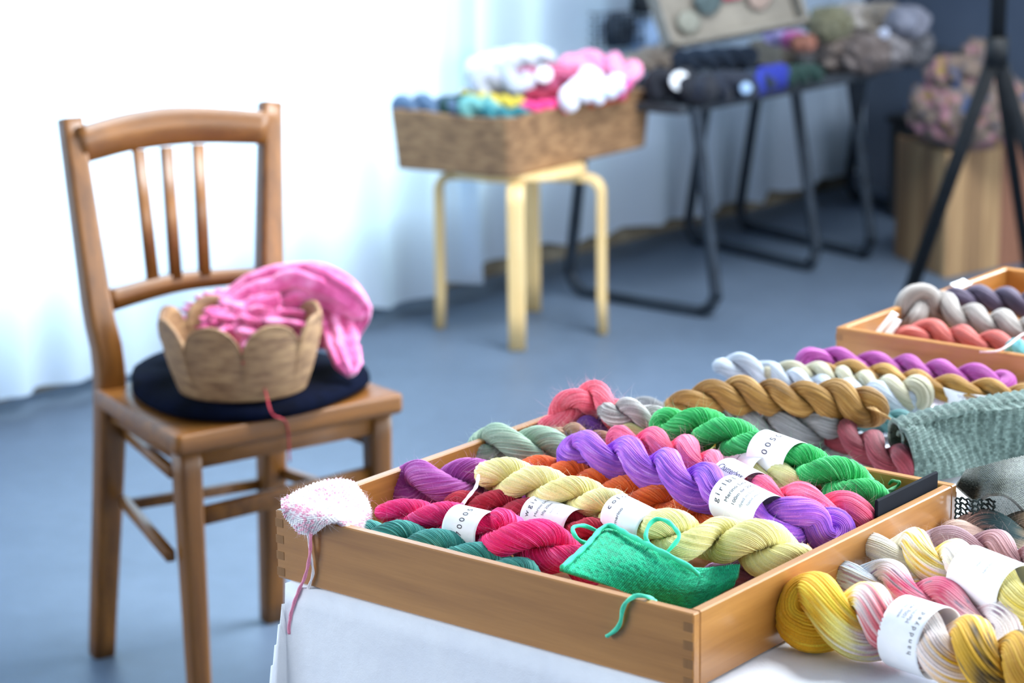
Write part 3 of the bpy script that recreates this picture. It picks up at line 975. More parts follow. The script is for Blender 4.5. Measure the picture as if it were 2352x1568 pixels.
ctrl = [PZ((1395, 1209, .066), (1450, 1234, .068), (1520, 1270, .068), (1578, 1300, .060), (1632, 1303, .046), (1700, 1298, .046)),
        PZ((1345, 1257, .063), (1405, 1280, .062), (1475, 1312, .059), (1546, 1345, .048), (1618, 1350, .034), (1694, 1325, .042)),
        PZ((1286, 1306, .060), (1358, 1330, .052), (1430, 1356, .042), (1508, 1380, .030), (1588, 1396, .020), (1682, 1348, .034))]
emer = knit('knitted_swatch', interp_grid(ctrl, 401, 181), 44, 30, 'stockinette', .0022, .0022, solid((28, 190, 146), .30),
            'emerald green knitted swatch with yarn loops in the near corner of the tray', 'knitted swatch', fuzz=250)
top_e = PZ((1290, 1303, .064), (1345, 1254, .068), (1394, 1207, .071), (1450, 1231, .073), (1520, 1267, .073), (1576, 1297, .065), (1604, 1318, .056))
EMC = lambda n: np.tile(srgb((44, 206, 160)), (n, 1))


def ytail(name, pts, r, col, parent, n=60, seg=10):
    c = np.tile(srgb(col), (n * seg, 1))
    return tube(name, pts, r, YARN, parent, n, seg, ply=.16, color=c)


ytail('bound_edge', top_e, .0022, (40, 200, 156), emer, 90)
ytail('yarn_loop', PZ((1378, 1222, .064), (1371, 1219, .067), (1341, 1207, .072), (1317, 1211, .074), (1319, 1227, .072), (1332, 1241, .067), (1356, 1250, .062)), .0018, (44, 206, 160), emer)
ytail('yarn_loop', PZ((1493, 1258, .068), (1491, 1251, .072), (1483, 1232, .078), (1491, 1206, .084), (1509, 1192, .088), (1534, 1198, .088), (1555, 1219, .084), (1559, 1235, .080), (1542, 1257, .074), (1526, 1274, .068)), .0018, (44, 206, 160), emer)
FRONT = tb(0, -.0032); 
fr = lambda *pp: np.array([PL(x, y, FRONT, B_) for x, y in pp])
ytail('yarn_tail', np.vstack([PZ((1506, 1382, .058), (1488, 1371, BH + .0022), (1462, 1368, BH + .0026)), fr((1440, 1381), (1430, 1400), (1425, 1428), (1415, 1445), (1394, 1461))]), .0018, (70, 206, 168), emer)

# white and pink swatch draped over the left corner of the tray
L0 = tb(BL, 0, BH)


def pinkspeck(U, V, cell, r):
    w = srgb((240, 238, 242)); p = srgb((236, 176, 198))
    k = .5 + .5 * np.sin(U * 9 + 2 * np.sin(V * 7) + 1)
    mk = np.clip((cell * .9 + k * .8 - .75) * 3, 0, 1)[..., None]
    return w * (1 - mk) + p * mk


ctrl = [PZ((646, 1150, .072), (692, 1124, .079), (750, 1104, .084), (806, 1106, .078), (842, 1150, .060)),
        PZ((648, 1172, .0715), (702, 1156, .079), (765, 1146, .083), (822, 1150, .075), (851, 1180, .050)),
        np.vstack([PL(664, 1196, tb(0, -.003), B_), P(706, 1190, ZT + .0745), P(762, 1186, ZT + .076), P(818, 1190, ZT + .066), P(850, 1202, ZT + .044)]),
        np.vstack([fr((690, 1226), (722, 1224)), PZ((758, 1199, .069), (806, 1212, .064), (846, 1214, .042))])]
wsw = knit('knitted_swatch', interp_grid(ctrl, 261, 201), 28, 30, 'garter', .0024, .0025, pinkspeck,
           'white and pink speckled knitted swatch draped over the left corner of the tray', 'knitted swatch', fuzz=1800, hair=.0028, seed=4)
ytail('yarn_tail', fr((706, 1222), (711, 1250), (716, 1290), (719, 1315), (710, 1345), (702, 1362)), .0013, (236, 232, 236), wsw)
fr2 = np.array([PL(x, y, tb(0, -.006), B_) for x, y in ((714, 1222), (712, 1270), (702, 1320), (686, 1356), (672, 1395), (665, 1430), (664, 1455))])
ytail('yarn_tail', fr2, .0015, (226, 140, 168), wsw)

# lavender loose end lying over the plum skein
ytail('yarn_tail', PZ((1099, 1092, .078), (1093, 1118, .074), (1076, 1140, .070), (1062, 1158, .066)), .0016, (206, 186, 214), SKEINS[3], 30)
# green ends poking up at the far wall
ytail('yarn_tail', PZ((2005, 1140, .06), (2035, 1128, .062), (2058, 1118, .062), (2066, 1108, .066), (2050, 1104, .064), (2042, 1112, .060)), .0016, (16, 120, 60), SKEINS[16], 40)
for k in range(3):
    ytail('yarn_tail', PZ((1975, 930, .046), (2000, 930 + k * 4, .056), (2030 + k * 3, 955, .050), (2056 + 2 * k, 968 + k * 3, .040)), .0009, (176, 138, 80), SKEINS[20], 30)

# grey green ribbed scarf rolled behind the tray
E0, E1 = P(2056, 1012, ZT + .038), P(2470, 916, ZT + .050)
ax = unit((E1 - E0) * np.array([1, 1, 0])); fw = np.array([ax[1], -ax[0], 0.0]); fw = fw if fw[1] < 0 else -fw
phs = np.radians(np.linspace(-330, 90, 26))
rsp = np.linspace(.008, .0265, 26)
prof = np.vstack([np.c_[-.002 + rsp * np.cos(math.pi - phs) * .85, .041 + rsp * np.sin(phs)], np.array([(.014, .066), (.026, .056), (.033, .040), (.040, .020), (.046, .004)])])
pc_ = curve(np.c_[prof, np.zeros(len(prof))], 300)[:, :2]
sx = np.linspace(0, 1, 680)
S = np.zeros((300, 680, 3))
for j, u in enumerate(sx):
    k = .80 + .18 * min(1, u * 1.6) + .05 * math.sin(u * 5 + .6)
    lean = .012 * u
    base = E0 + (E1 - E0) * u
    S[:, j] = base * np.array([1, 1, 0]) + fw * (pc_[:, :1] * k + .012 * np.sin(u * 9 + pc_[:, 1:2] * 40) * (pc_[:, :1] > .02)) + np.array([0, 0, 1]) * (ZT + .003 + pc_[:, 1:2] * k)
    S[:, j] += ax * (.004 * np.cos(np.linspace(0, 5, 300)) - .22 * (pc_[:, 0] - .01))[:, None]


def sagecol(U, V, cell, r):
    b1, b2 = srgb((56, 76, 72)), srgb((112, 134, 128))
    m_ = np.clip(.5 + .45 * cell + .25 * r.uniform(-1, 1, U.shape), 0, 1)[..., None]
    return b1 * (1 - m_) + b2 * m_


scarf = knit('rolled_scarf', S, 84, 66, 'rib', .0030, .0022, sagecol, 'grey green ribbed knitted scarf rolled up behind the foreground tray', 'scarf', fuzz=900, hair=.005, seed=9)
ctrl = [PZ((2218, 1080, .064), (2252, 1072, .064), (2292, 1062, .072), (2332, 1052, .074), (2400, 1036, .066)),
        PZ((2206, 1098, .066), (2248, 1108, .060), (2288, 1098, .080), (2330, 1092, .080), (2400, 1100, .060)),
        PZ((2196, 1116, .060), (2242, 1152, .044), (2272, 1136, .072), (2318, 1142, .070), (2372, 1196, .026))]


def khaki(U, V, cell, r):
    b1, b2 = srgb((44, 50, 47)), srgb((84, 90, 82))
    m_ = np.clip(.5 + .45 * cell, 0, 1)[..., None]
    return b1 * (1 - m_) + b2 * m_


knit('knitted_swatch', interp_grid(ctrl, 241, 161), 38, 34, 'garter', .0016, .0022, khaki,
     'grey green knitted piece folded over a dark hollow, in front of the rolled scarf', 'knitted swatch', fuzz=300, seed=12)
knit('knitted_swatch', interp_grid([PZ((2232, 1112, .012), (2310, 1100, .012), (2400, 1090, .012)), PZ((2226, 1150, .010), (2310, 1150, .010), (2400, 1150, .010)), PZ((2240, 1186, .006), (2310, 1190, .006), (2400, 1196, .006))], 121, 81), 30, 20, 'garter', .0014, .002, solid((20, 34, 34), .3),  # added dark sheet: the fold's shadow put in as colour over the white cloth
     'blackish sheet added as the shadow in the hollow of the folded grey green piece', 'knitted swatch', seed=21)
# dark openwork net hanging beside the back end of the tray's right wall
parts = []
gx, gz = np.linspace(0, .034, 8), np.linspace(.002, .056, 12)
n0 = tb(-.006, BW - .012)
net = lambda b, z: n0 + np.array([1.0, -.15, 0]) * b + np.array([0, .004 * math.sin(b * 300), z])
for i in range(len(gx)):
    pts = [net(gx[i] + .0009 * math.sin(z * 1100 + i * 3), z) for z in np.linspace(.002, .056, 40)]
    parts.append(sweep(np.array(pts), csec(.0010, 6), tr=True))
for z in gz:
    pts = [net(b, z + .0009 * math.sin(b * 1300)) for b in np.linspace(0, .034, 30)]
    parts.append(sweep(np.array(pts), csec(.0010, 6), tr=True))
v, f = merge(parts)
NETM = plain('dark_net_yarn', [(26, 40, 40), (40, 54, 52)], 200, .9)
tag(build('crochet_net', v, f, NETM), 'dark openwork crochet net hanging beside the back end of the tray', 'crochet piece')

# black strip standing inside the right wall of the tray
pa = tb(.0128, 0)
q1, q2, q3 = (PL(x, y, pa, A_) for x, y in ((2012, 1137), (2152, 1081), (2157, 1112)))
b1, b2 = float((q1 - NEAR) @ B_), min(float((q2 - NEAR) @ B_), BW - .014)
zt = float(q2[2] - ZT)
v, f = boxm(tb(.0128, (b1 + b2) / 2, (zt + .012) / 2), .0035, b2 - b1, zt - .012, A_, B_, (0, 0, 1), .0012)
STRIP = plain('black_plastic', [(10, 13, 22), (16, 20, 30)], 20, .8, spec=.1)
tag(fixn(build('black_strip', v, f, STRIP, None, False)), 'black plastic strip standing against the far right corner of the tray', 'strip')


def sheet(name, corners, bow, label, cat, mat=PAPER, th=.0004, group=None):
    a, b_, c_, d = (np.asarray(x, float) for x in corners)      # around
    n = 14
    U, V = np.meshgrid(np.linspace(0, 1, n), np.linspace(0, 1, n))
    S = a * ((1 - U) * (1 - V))[..., None] + b_ * (U * (1 - V))[..., None] + c_ * (U * V)[..., None] + d * ((1 - U) * V)[..., None]
    nn = unit(np.cross(b_ - a, d - a))
    S = S + nn * (bow * 4 * U * (1 - U))[..., None]
    v = np.vstack([(S + nn * th).reshape(-1, 3), (S - nn * th).reshape(-1, 3)])
    g = grid_faces(n, n, False); N_ = n * n
    edge = list(range(n)) + [i * n + n - 1 for i in range(1, n)] + [(n - 1) * n + j for j in range(n - 2, -1, -1)] + [i * n for i in range(n - 2, 0, -1)]
    e = np.array(edge); e2 = np.roll(e, -1)
    f = np.vstack([g, g[:, ::-1] + N_, np.stack([e, e + N_, e2 + N_, e2], 1)])
    return tag(fixn(build(name, v, f, mat)), label, cat, group)


card = sheet('paper_card', PZ((2166, 890, .050), (2294, 910, .046), (2312, 948, .022), (2186, 946, .020)), -.004,
             'white paper card with faint print between the mustard skein and the scarf', 'card')
tv, tf = text_mesh('spun & dyed')
c0, c1, c3 = PZ((2180, 905, .0485), (2292, 922, .045), (2196, 934, .031))
ex, ey = (c1 - c0), (c0 - c3)
nn = unit(np.cross(ex, ey)); nn = nn if nn[2] > 0 else -nn
w = tv[:, 0].max() - tv[:, 0].min()
pos = c0 + ex * ((tv[:, :1] - tv[:, 0].min()) / w * .8 + .1) + ey * (tv[:, 1:2] * .5 - .35) + nn * .0052
build('printed_text', pos, tf, INKP, card, False)
sheet('paper_tag', PZ((2008, 766, .052), (2018, 768, .050), (2064, 722, .075), (2050, 714, .078)), .001, 'white paper tag standing in the left corner of the farther tray', 'tag', group='tags in the farther tray')
sheet('paper_tag', PZ((2024, 772, .049), (2046, 776, .046), (2070, 736, .066), (2058, 730, .070)), .001, 'second white paper tag, against the taupe skein in the farther tray', 'tag', group='tags in the farther tray')
ytail('loose_string', PZ((2250, 808, .070), (2290, 806, .071), (2320, 790, .074), (2345, 770, .072), (2380, 755, .074)), .0012, (206, 170, 170), None, 30)
tag(bpy.data.objects['loose_string'], 'pale loose string over the front rim of the farther tray', 'string')
sheet('swing_tag', PZ((2182, 652, .080), (2212, 640, .084), (2232, 652, .078), (2200, 664, .074)), .001, 'white swing tag on the back of the farther tray', 'tag')

# ------------------------------------------------------------------ wooden chair
ZS = .485
sFL, sFR = P(405, 1005, ZS), P(930, 905, ZS)
cx = unit(sFR - sFL); cy = np.array([-cx[1], cx[0], 0.0]); CZ = np.array([0, 0, 1.0])
WF = float(np.linalg.norm(sFR - sFL))
cp = lambda x, y, z: sFL * np.array([1, 1, 0]) + cx * x + cy * y + CZ * z
pl = lambda px, py, y: PL(px, py, cp(0, y, 0), cy)
CHW = lambda n, d: wood(n, (90, 52, 14), (134, 84, 30), d, 1.0, .42, .4, .05)
CW_V, CW_H, CW_D = CHW('chair_wood_upright', (0, 0, 1)), CHW('chair_wood_across', cx), CHW('chair_wood_deep', cy)
chair = empty('wooden_chair', cp(WF / 2, .18, 0), 'honey brown wooden chair with slatted back, in front of the white curtain', 'chair')


def post(floor, low, mid, top):
    f0 = P(*floor, 0.004); f0 = f0 + CZ * 0
    pts = np.array([f0, pl(*low, .345), pl(*mid, .365), pl(*top, .435)])
    path = curve(pts, 26)
    sc = np.interp(np.linspace(0, 1, 26), [0, .5, 1], [.92, 1.12, .86])
    v, f = sweep(path, rsec(.036, .042, .008), cy, np.stack([sc, sc], 1))
    return fixn(build('rear_leg', v, f, CW_V, chair)), pts


pL, ptsL = post((234, 1500), (252, 905), (220, 690), (160, 272))
pR, ptsR = post((626, 1420), (622, 905), (618, 640), (620, 236))
# seat: rounded board, slightly narrower at the back
out_ = []
for (x, y, r_) in ((0, 0, .012), (WF, 0, .012), (WF - .012, .345, .014), (.03, .345, .014)):
    out_.append((x, y, r_))
ring = []
sgn = ((1, 1), (-1, 1), (-1, -1), (1, -1))
st_ = (math.pi, 1.5 * math.pi, 0, .5 * math.pi)
for (x, y, r_), (sx_, sy_), a0 in zip(out_, sgn, st_):
    for i in range(6):
        a = a0 + i / 5 * math.pi / 2
        ring.append((x + sx_ * r_ + r_ * math.cos(a), y + sy_ * r_ + r_ * math.sin(a)))
ring = np.array(ring); cen = ring.mean(0)
layers = [(.985, -.030), (.998, -.027), (1.0, -.022), (1.0, -.004), (.994, -.001), (.985, 0.0), (.80, -.003), (.4, -.006)]
V, Fc = [], []
for s_, dz in layers:
    for q in ring: 
        w = cen + (q - cen) * s_
        V.append(cp(w[0], w[1], ZS + dz))
k = len(ring)
Fc = [list(q) for q in grid_faces(len(layers), k)] + [list(range(k))[::-1], [(len(layers) - 1) * k + i for i in range(k)]]
fixn(build('seat', np.array(V), Fc, CW_H, chair))
# front legs
for fx, px_ in ((.032, None), (WF - .032, None)):
    top, bot = cp(fx, .034, ZS - .028), cp(fx + (.004 if fx < .1 else -.004), .034, .002)
    path = curve(np.array([top, bot]), 12)
    v, f = sweep(path, rsec(.036, .036, .008), cy, np.interp(np.linspace(0, 1, 12), [0, 1], [1.08, .86]))
    fixn(build('front_leg', v, f, CW_V, chair))
# rails under the seat
bar('seat_rail', cp(.05, .03, ZS - .045), cp(WF - .05, .03, ZS - .045), .034, .020, CW_H, chair)
for x0, x1 in ((.034, .060), (WF - .034, WF - .04)):
    bar('seat_rail', cp(x0, .05, ZS - .042), cp(x1, .33, ZS - .042), .030, .018, CW_D, chair)


def rail(name, pts, y, hgt, th, bow):
    P3 = [pl(px_, py_, y) for px_, py_ in pts]
    n = len(P3)
    P3 = [p + cy * bow * math.sin(math.pi * i / (n - 1)) for i, p in enumerate(P3)]
    path = curve(np.array(P3), 24)
    sc = np.interp(np.linspace(0, 1, 24), *zip(*hgt))
    v, f = sweep(path, rsec(1.0, th, .004), CZ, np.stack([sc, np.ones(24)], 1))
    return fixn(build(name, v, f, CW_H, chair))


rail('top_rail', [(182, 334), (320, 304), (450, 290), (610, 293)], .412, [(0, .058), (.5, .062), (1, .054)], .016, .022)
rail('lower_rail', [(250, 690), (400, 655), (500, 642), (614, 630)], .372, [(0, .034), (.5, .030), (1, .024)], .016, .018)
for (tx, ty, bx, by) in ((318, 345, 352, 648), (382, 338, 404, 640), (455, 332, 470, 632)):
    bar('back_spindle', pl(bx, by, .384), pl(tx, ty, .428), 0.013, .021, CW_V, chair, up=cy, r=.004)
# stretchers
st = lambda a, ya, b_, yb, h_, w_: bar('stretcher', pl(*a, ya), pl(*b_, yb), h_, w_, CW_D, chair)
st((288, 992), .34, (398, 1086), .05, .017, .015)
st((284, 1150), .34, (392, 1276), .05, .019, .015)
st((440, 1190), .034, (868, 1086), .034, .028, .016)
st((300, 1158), .37, (612, 1108), .37, .018, .015)
st((760, 978), .25, (870, 1018), .05, .017, .015)
st((640, 1082), .36, (850, 1150), .05, .019, .015)

# cushion on the seat
NAVY = plain('navy_felt', [(3, 5, 13), (5, 10, 28), (2, 3, 9)], 12, .95, .3, .003, spec=.05)
ol = [P(x, y, ZS + .012) for x, y in ((300, 862), (312, 905), (390, 942), (500, 955), (620, 952), (740, 925), (838, 880), (846, 856), (800, 830), (640, 800), (440, 800), (320, 838))]
ol = curve(np.array(ol + [ol[0]]), 73)[:-1]
cc = ol.mean(0)
lay = [(.97, 0.001), (1.0, .007), (.995, .016), (.95, .022), (.7, .025), (.35, .025), (.02, .025)]
V = []
for s_, dz in lay:
    q = cc + (ol - cc) * s_
    q[:, 2] = ZS + dz + .002 * np.sin(np.arange(72) * .5) * (dz > .01)
    V.append(q)
g = [list(x) for x in grid_faces(len(lay), 72)] + [list(range(72))[::-1]]
tag(fixn(build('seat_cushion', np.vstack(V), g, NAVY)), 'flat navy blue felt cushion on the wooden chair seat', 'cushion')

# scalloped wicker basket
WICK = plain('wicker', [(112, 80, 54), (146, 110, 76), (170, 134, 94)], 26, .6, vec_scale=(1, 1, 4))
ZB = ZS + .0265
bf = P(560, 924, ZB); dv_ = unit((bf - EYE) * np.array([1, 1, 0]))
bc = bf + dv_ * .098
nth, nr_ = 320, 40
th = np.arange(nth) / nth * 2 * math.pi
a_v = math.atan2(-dv_[1], -dv_[0])
phi = ((th - a_v) % (math.pi / 4)) / (math.pi / 4) * 2 - 1
toph = .072 + .050 * np.sqrt(np.maximum(1 - (phi) ** 2, 0))
V = []
for side in (0, 1):
    for j in range(nr_):
        u = j / (nr_ - 1)
        z = toph * u
        rr = .098 + .027 * np.sin(np.minimum(z / .12, 1) * 1.6) - side * .006
        wv = .0012 * np.sin(th * 80 + (j % 2) * math.pi) * (1 if side == 0 else -1)
        rr = rr + wv + (.002 if u > .95 else 0)
        V.append(np.stack([bc[0] + rr * np.cos(th), bc[1] + rr * np.sin(th), ZB + z + side * .004 * (1 - u)], 1))
n1 = nr_ * nth
g = grid_faces(nr_, nth)
top = np.stack([np.arange(nth) + (nr_ - 1) * nth, (np.arange(nth) + 1) % nth + (nr_ - 1) * nth], 1)
f = [list(x) for x in g] + [list(x[::-1] + n1) for x in g] + [[a, b_, b_ + n1, a + n1] for a, b_ in top] + [list(range(nth))[::-1]] + [list(range(n1, n1 + nth))]
bask = fixn(build('wicker_basket', np.vstack(V), f, WICK))
tag(bask, 'scalloped wicker basket on the navy cushion of the wooden chair', 'basket')


def blob(c, rx, ry, rz, amp, seed, n=40, ex=unit(np.array([1., 0, 0])), ey=np.array([0., 1, 0]), freq=2.2, ridged=True):
    r = np.random.default_rng(seed)
    u, w = np.meshgrid(np.linspace(0, 2 * math.pi, 2 * n, endpoint=False), np.linspace(0, math.pi, n))
    d = np.stack([np.sin(w) * np.cos(u), np.sin(w) * np.sin(u), np.cos(w)], -1)
    h = np.zeros(u.shape)
    for k in range(7):
        kv = r.normal(0, freq * (1 + .5 * k), 3)
        q = np.sin(d @ kv * 1.5 + r.uniform(0, 6))
        h += (np.abs(q) * 2 - 1 if ridged else q) / (1 + .5 * k)
    d2 = d * (1 + amp * h[..., None] * np.sin(w)[..., None])
    v = c + ex * (d2[..., :1] * rx) + ey * (d2[..., 1:2] * ry) + np.array([0, 0, 1.]) * (d2[..., 2:] * rz)
    return v.reshape(-1, 3), grid_faces(n, 2 * n)


def rope(pts, r, amp, seed, n=130, seg=96, flat=1.0, taper=((0, 1), (1, 1))):
    path = curve(pts, n); T, N, B = transport(path)
    rr_ = np.random.default_rng(seed)
    th = np.arange(seg) / seg * 2 * math.pi
    g = sum(np.sin(k * th[None] + rr_.uniform(0, 6) + np.linspace(0, rr_.uniform(-5, 5), n)[:, None]) / k for k in (2, 3, 5, 8, 11))
    rad = r * np.interp(np.linspace(0, 1, n), *zip(*taper))[:, None] * (1 + amp * g)
    drift = np.cumsum(rr_.normal(0, .10, n))[:, None]
    pleat = np.abs(np.sin(3.5 * th[None] + drift + .8 * np.sin(2 * th[None] + 1)))
    rad = rad * (.72 + .42 * pleat ** .6)
    v = path[:, None] + N[:, None] * (rad * np.cos(th) * flat)[..., None] + B[:, None] * (rad * np.sin(th))[..., None]
    f = [list(q) for q in grid_faces(n, seg)] + [list(range(seg))[::-1], [(n - 1) * seg + i for i in range(seg)]]
    return v.reshape(-1, 3), f


PINK = plain('pink_mohair', [(186, 52, 116), (220, 96, 158), (240, 150, 200)], 22, .95, 1.0, .012, sheen=.6)
pz = lambda *a: np.array([P(x, y, z) for x, y, z in a])
parts = [(lambda vf: (vf[0], [list(x) for x in vf[1]]))(blob(P(600, 735, .585), .085, .075, .045, .24, 3, 60)),
         rope(pz((522, 728, .60), (548, 692, .62), (620, 660, .64), (700, 648, .65), (770, 668, .64), (812, 715, .60), (812, 770, .56)), .030, .26, 5, taper=((0, .5), (.2, 1), (.6, 1.1), (.85, .9), (1, .3))),
         rope(pz((640, 690, .62), (700, 672, .635), (745, 700, .61), (770, 760, .575), (790, 810, .55), (806, 860, .522)), .024, .28, 6, taper=((0, .8), (.3, 1.1), (.7, 1), (.93, .75), (1, .3))),
         rope(pz((515, 775, .575), (540, 745, .59), (585, 722, .605), (650, 712, .612)), .028, .3, 9)]
v, f = merge(parts)
scf = fixn(build('pink_scarf', v, f, PINK))
tag(scf, 'fluffy pink knitted scarf spilling out of the wicker basket on the chair', 'scarf')
tube('red_string', np.vstack([bc + np.array([-dv_[0] * .121, -dv_[1] * .121, 0]) * 1 + [0, 0, .068], PL(592, 850, bf, dv_), PL(610, 900, bf - dv_ * .006, dv_), P(625, 950, ZS + .027), cp(.185, -.004, ZS - .01), cp(.187, -.006, ZS - .07)]),
     .0013, plain('red_yarn', [(150, 30, 44), (176, 48, 60)], 60, .9), label='thin red yarn running down from the wicker basket over the cushion', cat='string')

# ------------------------------------------------------------------ stool with the woven box
ZK = .445
stN, stL, stR, stB = P(1188, 805, 0), P(1011, 752, 0), P(1386, 766, 0), P(1224, 714, 0)
sc_ = (stL + stR) / 2
stool = empty('wooden_stool', sc_, 'pale birch stool with bent legs under the woven box of yarn', 'stool')
for q in (stN, stL, stR, stB):
    d = unit((sc_ - q) * np.array([1, 1, 0]))
    side = np.cross(CZ, d)
    pts = [q + CZ * .002]
    pts += [q + d * .004 + CZ * z for z in (.1, .2, .3, .375)]
    for a in np.linspace(0, math.pi / 2, 7)[1:]:
        pts.append(q + d * (.004 + .04 * (1 - math.cos(a))) + CZ * (.375 + .04 * math.sin(a)))
    pts.append(q + d * .13 + CZ * .415)
    path = np.array(pts)
    v, f = sweep(path, np.array([(x, y) for x, y in rsec(.022, .046, .004)]), side, None)
    # section: x along 'side' -> use wide tangential face
    T, N, B = frames(path, side)
    sec = rsec(.044, .021, .004)
    v = (path[:, None] + N[:, None] * sec[None, :, :1] + B[:, None] * sec[None, :, 1:]).reshape(-1, 3)
    fixn(build('leg', v, f, BIRCH, stool))
v, f = [], []
pr = [(.17, -.0185), (.175, -.014), (.175, -.004), (.172, 0)]
th = np.arange(48) / 48 * 2 * math.pi
V = [np.stack([sc_[0] + r_ * np.cos(th), sc_[1] + r_ * np.sin(th), np.full(48, ZK - .001 + dz)], 1) for r_, dz in pr]
fixn(build('seat', np.vstack(V), [list(x) for x in grid_faces(4, 48)] + [list(range(48))[::-1], list(range(144, 192))], BIRCH, stool))

WOVEN = plain('woven_seagrass', [(100, 70, 46), (132, 98, 66), (156, 120, 84)], 24, .75, vec_scale=(1, 1, 3))
bN, bL, bR = P(1174, 410, ZK), P(908, 388, ZK), P(1488, 336, ZK)
bF = bL + bR - bN


def woven_box(cs, h, flare, wall, label, name='woven_box'):
    cs = [np.asarray(c) for c in cs]; cen = sum(cs) / 4
    ring = []
    for i in range(4):
        a, b_ = cs[i], cs[(i + 1) % 4]
        ring += [a + (b_ - a) * t for t in np.linspace(.03, .97, 40)]
    ring = np.array(ring); n = len(ring); V = []
    rows = 26
    for side in (0, 1):
        for j in range(rows):
            u = j / (rows - 1)
            k = 1 + flare * u - side * wall / np.linalg.norm(ring - cen, axis=1).mean()
            q = cen + (ring - cen) * (k if np.ndim(k) == 0 else k[:, None])
            wob = .003 * np.sin(np.arange(n) * math.pi + j * math.pi) * (1 - side * 2)
            q = q + unit(q - cen) * wob[..., None]
            q[:, 2] = ZK + .002 + h * u + (side * .006 if j == 0 else 0) + .004 * np.sin(np.arange(n) * .16) * u
            V.append(q)
    n1 = rows * n; g = grid_faces(rows, n)
    f = [list(x) for x in g] + [list(x[::-1] + n1) for x in g]
    f += [[(rows - 1) * n + i, (rows - 1) * n + (i + 1) % n, n1 + (rows - 1) * n + (i + 1) % n, n1 + (rows - 1) * n + i] for i in range(n)]
    f += [list(range(n))[::-1], list(range(n1, n1 + n))]
    return tag(fixn(build(name, np.vstack(V), f, WOVEN)), label, 'basket')


woven_box([bN, bR, bF, bL], .152, .05, .012, 'brown woven seagrass box on the pale stool, heaped with yarn')
ZR = ZK + .152 - ZT      # rim height relative to the foreground table top
G5 = 'skeins heaped in the woven box'
kw = dict(group=G5, nT=18, ds=.009, ridge=.05)
skein('slate blue skein in the left corner of the woven box', [(925, 246, ZR), (970, 244, ZR + .004), (1030, 250, ZR)], .034, [(70, 92, 120), (104, 126, 152)], **kw)
skein('bottle green skein in the woven box, between slate blue and pale teal', [(1030, 246, ZR + .005), (1050, 243, ZR + .005), (1085, 240, ZR)], .030, [(14, 44, 46), (28, 66, 64)], **kw)
skein('pale teal skein at the front of the woven box', [(1078, 248, ZR + .004), (1115, 246, ZR + .004), (1160, 252, ZR)], .032, [(90, 150, 152), (130, 180, 178)], **kw)
skein('yellow skein in the middle of the woven box', [(1070, 222, ZR + .02), (1130, 232, ZR + .02), (1190, 240, ZR + .015)], .022, [(190, 168, 60), (214, 196, 96)], **kw)
skein('dark teal skein low at the near corner of the woven box', [(1120, 262, ZR - .01), (1180, 268, ZR - .012), (1220, 262, ZR - .01)], .026, [(30, 92, 100), (60, 128, 136)], **kw)
skein('light grey skein standing up at the back of the woven box', [(1110, 190, ZR + .06), (1150, 178, ZR + .07), (1195, 190, ZR + .06)], .040, [(160, 162, 176), (196, 200, 212)], **kw)
skein('white skein heaped at the back of the woven box behind the grey', [(1090, 160, ZR + .08), (1150, 140, ZR + .09), (1250, 130, ZR + .09)], .034, [(214, 220, 232), (232, 238, 246)], **kw)
skein('dusty rose skein with a round tag in the woven box', [(1212, 195, ZR + .05), (1255, 188, ZR + .055), (1310, 186, ZR + .05)], .046, [(150, 70, 98), (190, 104, 136)], **kw)
skein('wine red skein under the dusty rose one in the woven box', [(1225, 230, ZR + .02), (1262, 228, ZR + .02), (1300, 224, ZR + .02)], .030, [(110, 20, 46), (150, 36, 66)], **kw)
skein('hot pink skein at the near rim of the woven box', [(1212, 250, ZR + .006), (1250, 248, ZR + .006), (1290, 244, ZR + .004)], .022, [(206, 44, 112), (226, 80, 140)], **kw)
skein('rose pink skein heaped highest in the woven box', [(1310, 160, ZR + .075), (1370, 150, ZR + .08), (1440, 165, ZR + .07)], .042, [(226, 120, 164), (240, 180, 206)], **kw)
skein('white skein in front of the rose pink heap in the woven box', [(1310, 225, ZR + .03), (1345, 200, ZR + .05), (1360, 180, ZR + .06)], .036, [(222, 222, 236), (236, 238, 248)], **kw)
skein('pale blue white skein at the right of the woven box', [(1375, 215, ZR + .03), (1410, 200, ZR + .04), (1420, 180, ZR + .05)], .028, [(206, 216, 234), (226, 234, 246)], **kw)
skein('magenta pink skein at the right end of the woven box', [(1425, 205, ZR + .03), (1435, 180, ZR + .05), (1440, 165, ZR + .055)], .026, [(200, 70, 140), (224, 110, 172)], **kw)
skein('rust orange skein at the right rim of the woven box', [(1360, 232, ZR + .008), (1390, 228, ZR + .008), (1430, 220, ZR + .008)], .018, [(150, 62, 34), (178, 84, 50)], **kw)


def disc(name, c, nrm, r, th, mat, label, cat, group=None, parent=None):
    n_ = unit(np.asarray(nrm, float)); a = unit(np.cross(n_, CZ + .01)); b_ = np.cross(n_, a)
    t = np.arange(32) / 32 * 2 * math.pi
    q = np.cos(t)[:, None] * a * r + np.sin(t)[:, None] * b_ * r
    v = np.vstack([c - n_ * th + q, c + n_ * th * .6 + q, c + n_ * th + q * .94])
    f = [list(x) for x in grid_faces(3, 32)] + [list(range(32))[::-1], list(range(64, 96))]
    return tag(fixn(build(name, v, f, mat, parent)), label, cat, group)


toCam = unit(EYE - P(1250, 190, .65))
disc('round_tag', P(1250, 188, ZT + ZR + .055) + toCam * .058 + CZ * .020, toCam, .022, .001, PAPER, 'round white tag on the dusty rose skein in the woven box', 'tag', 'round tags on the far skeins')

# ------------------------------------------------------------------ trestle tables at the curtain
ZTR = .575


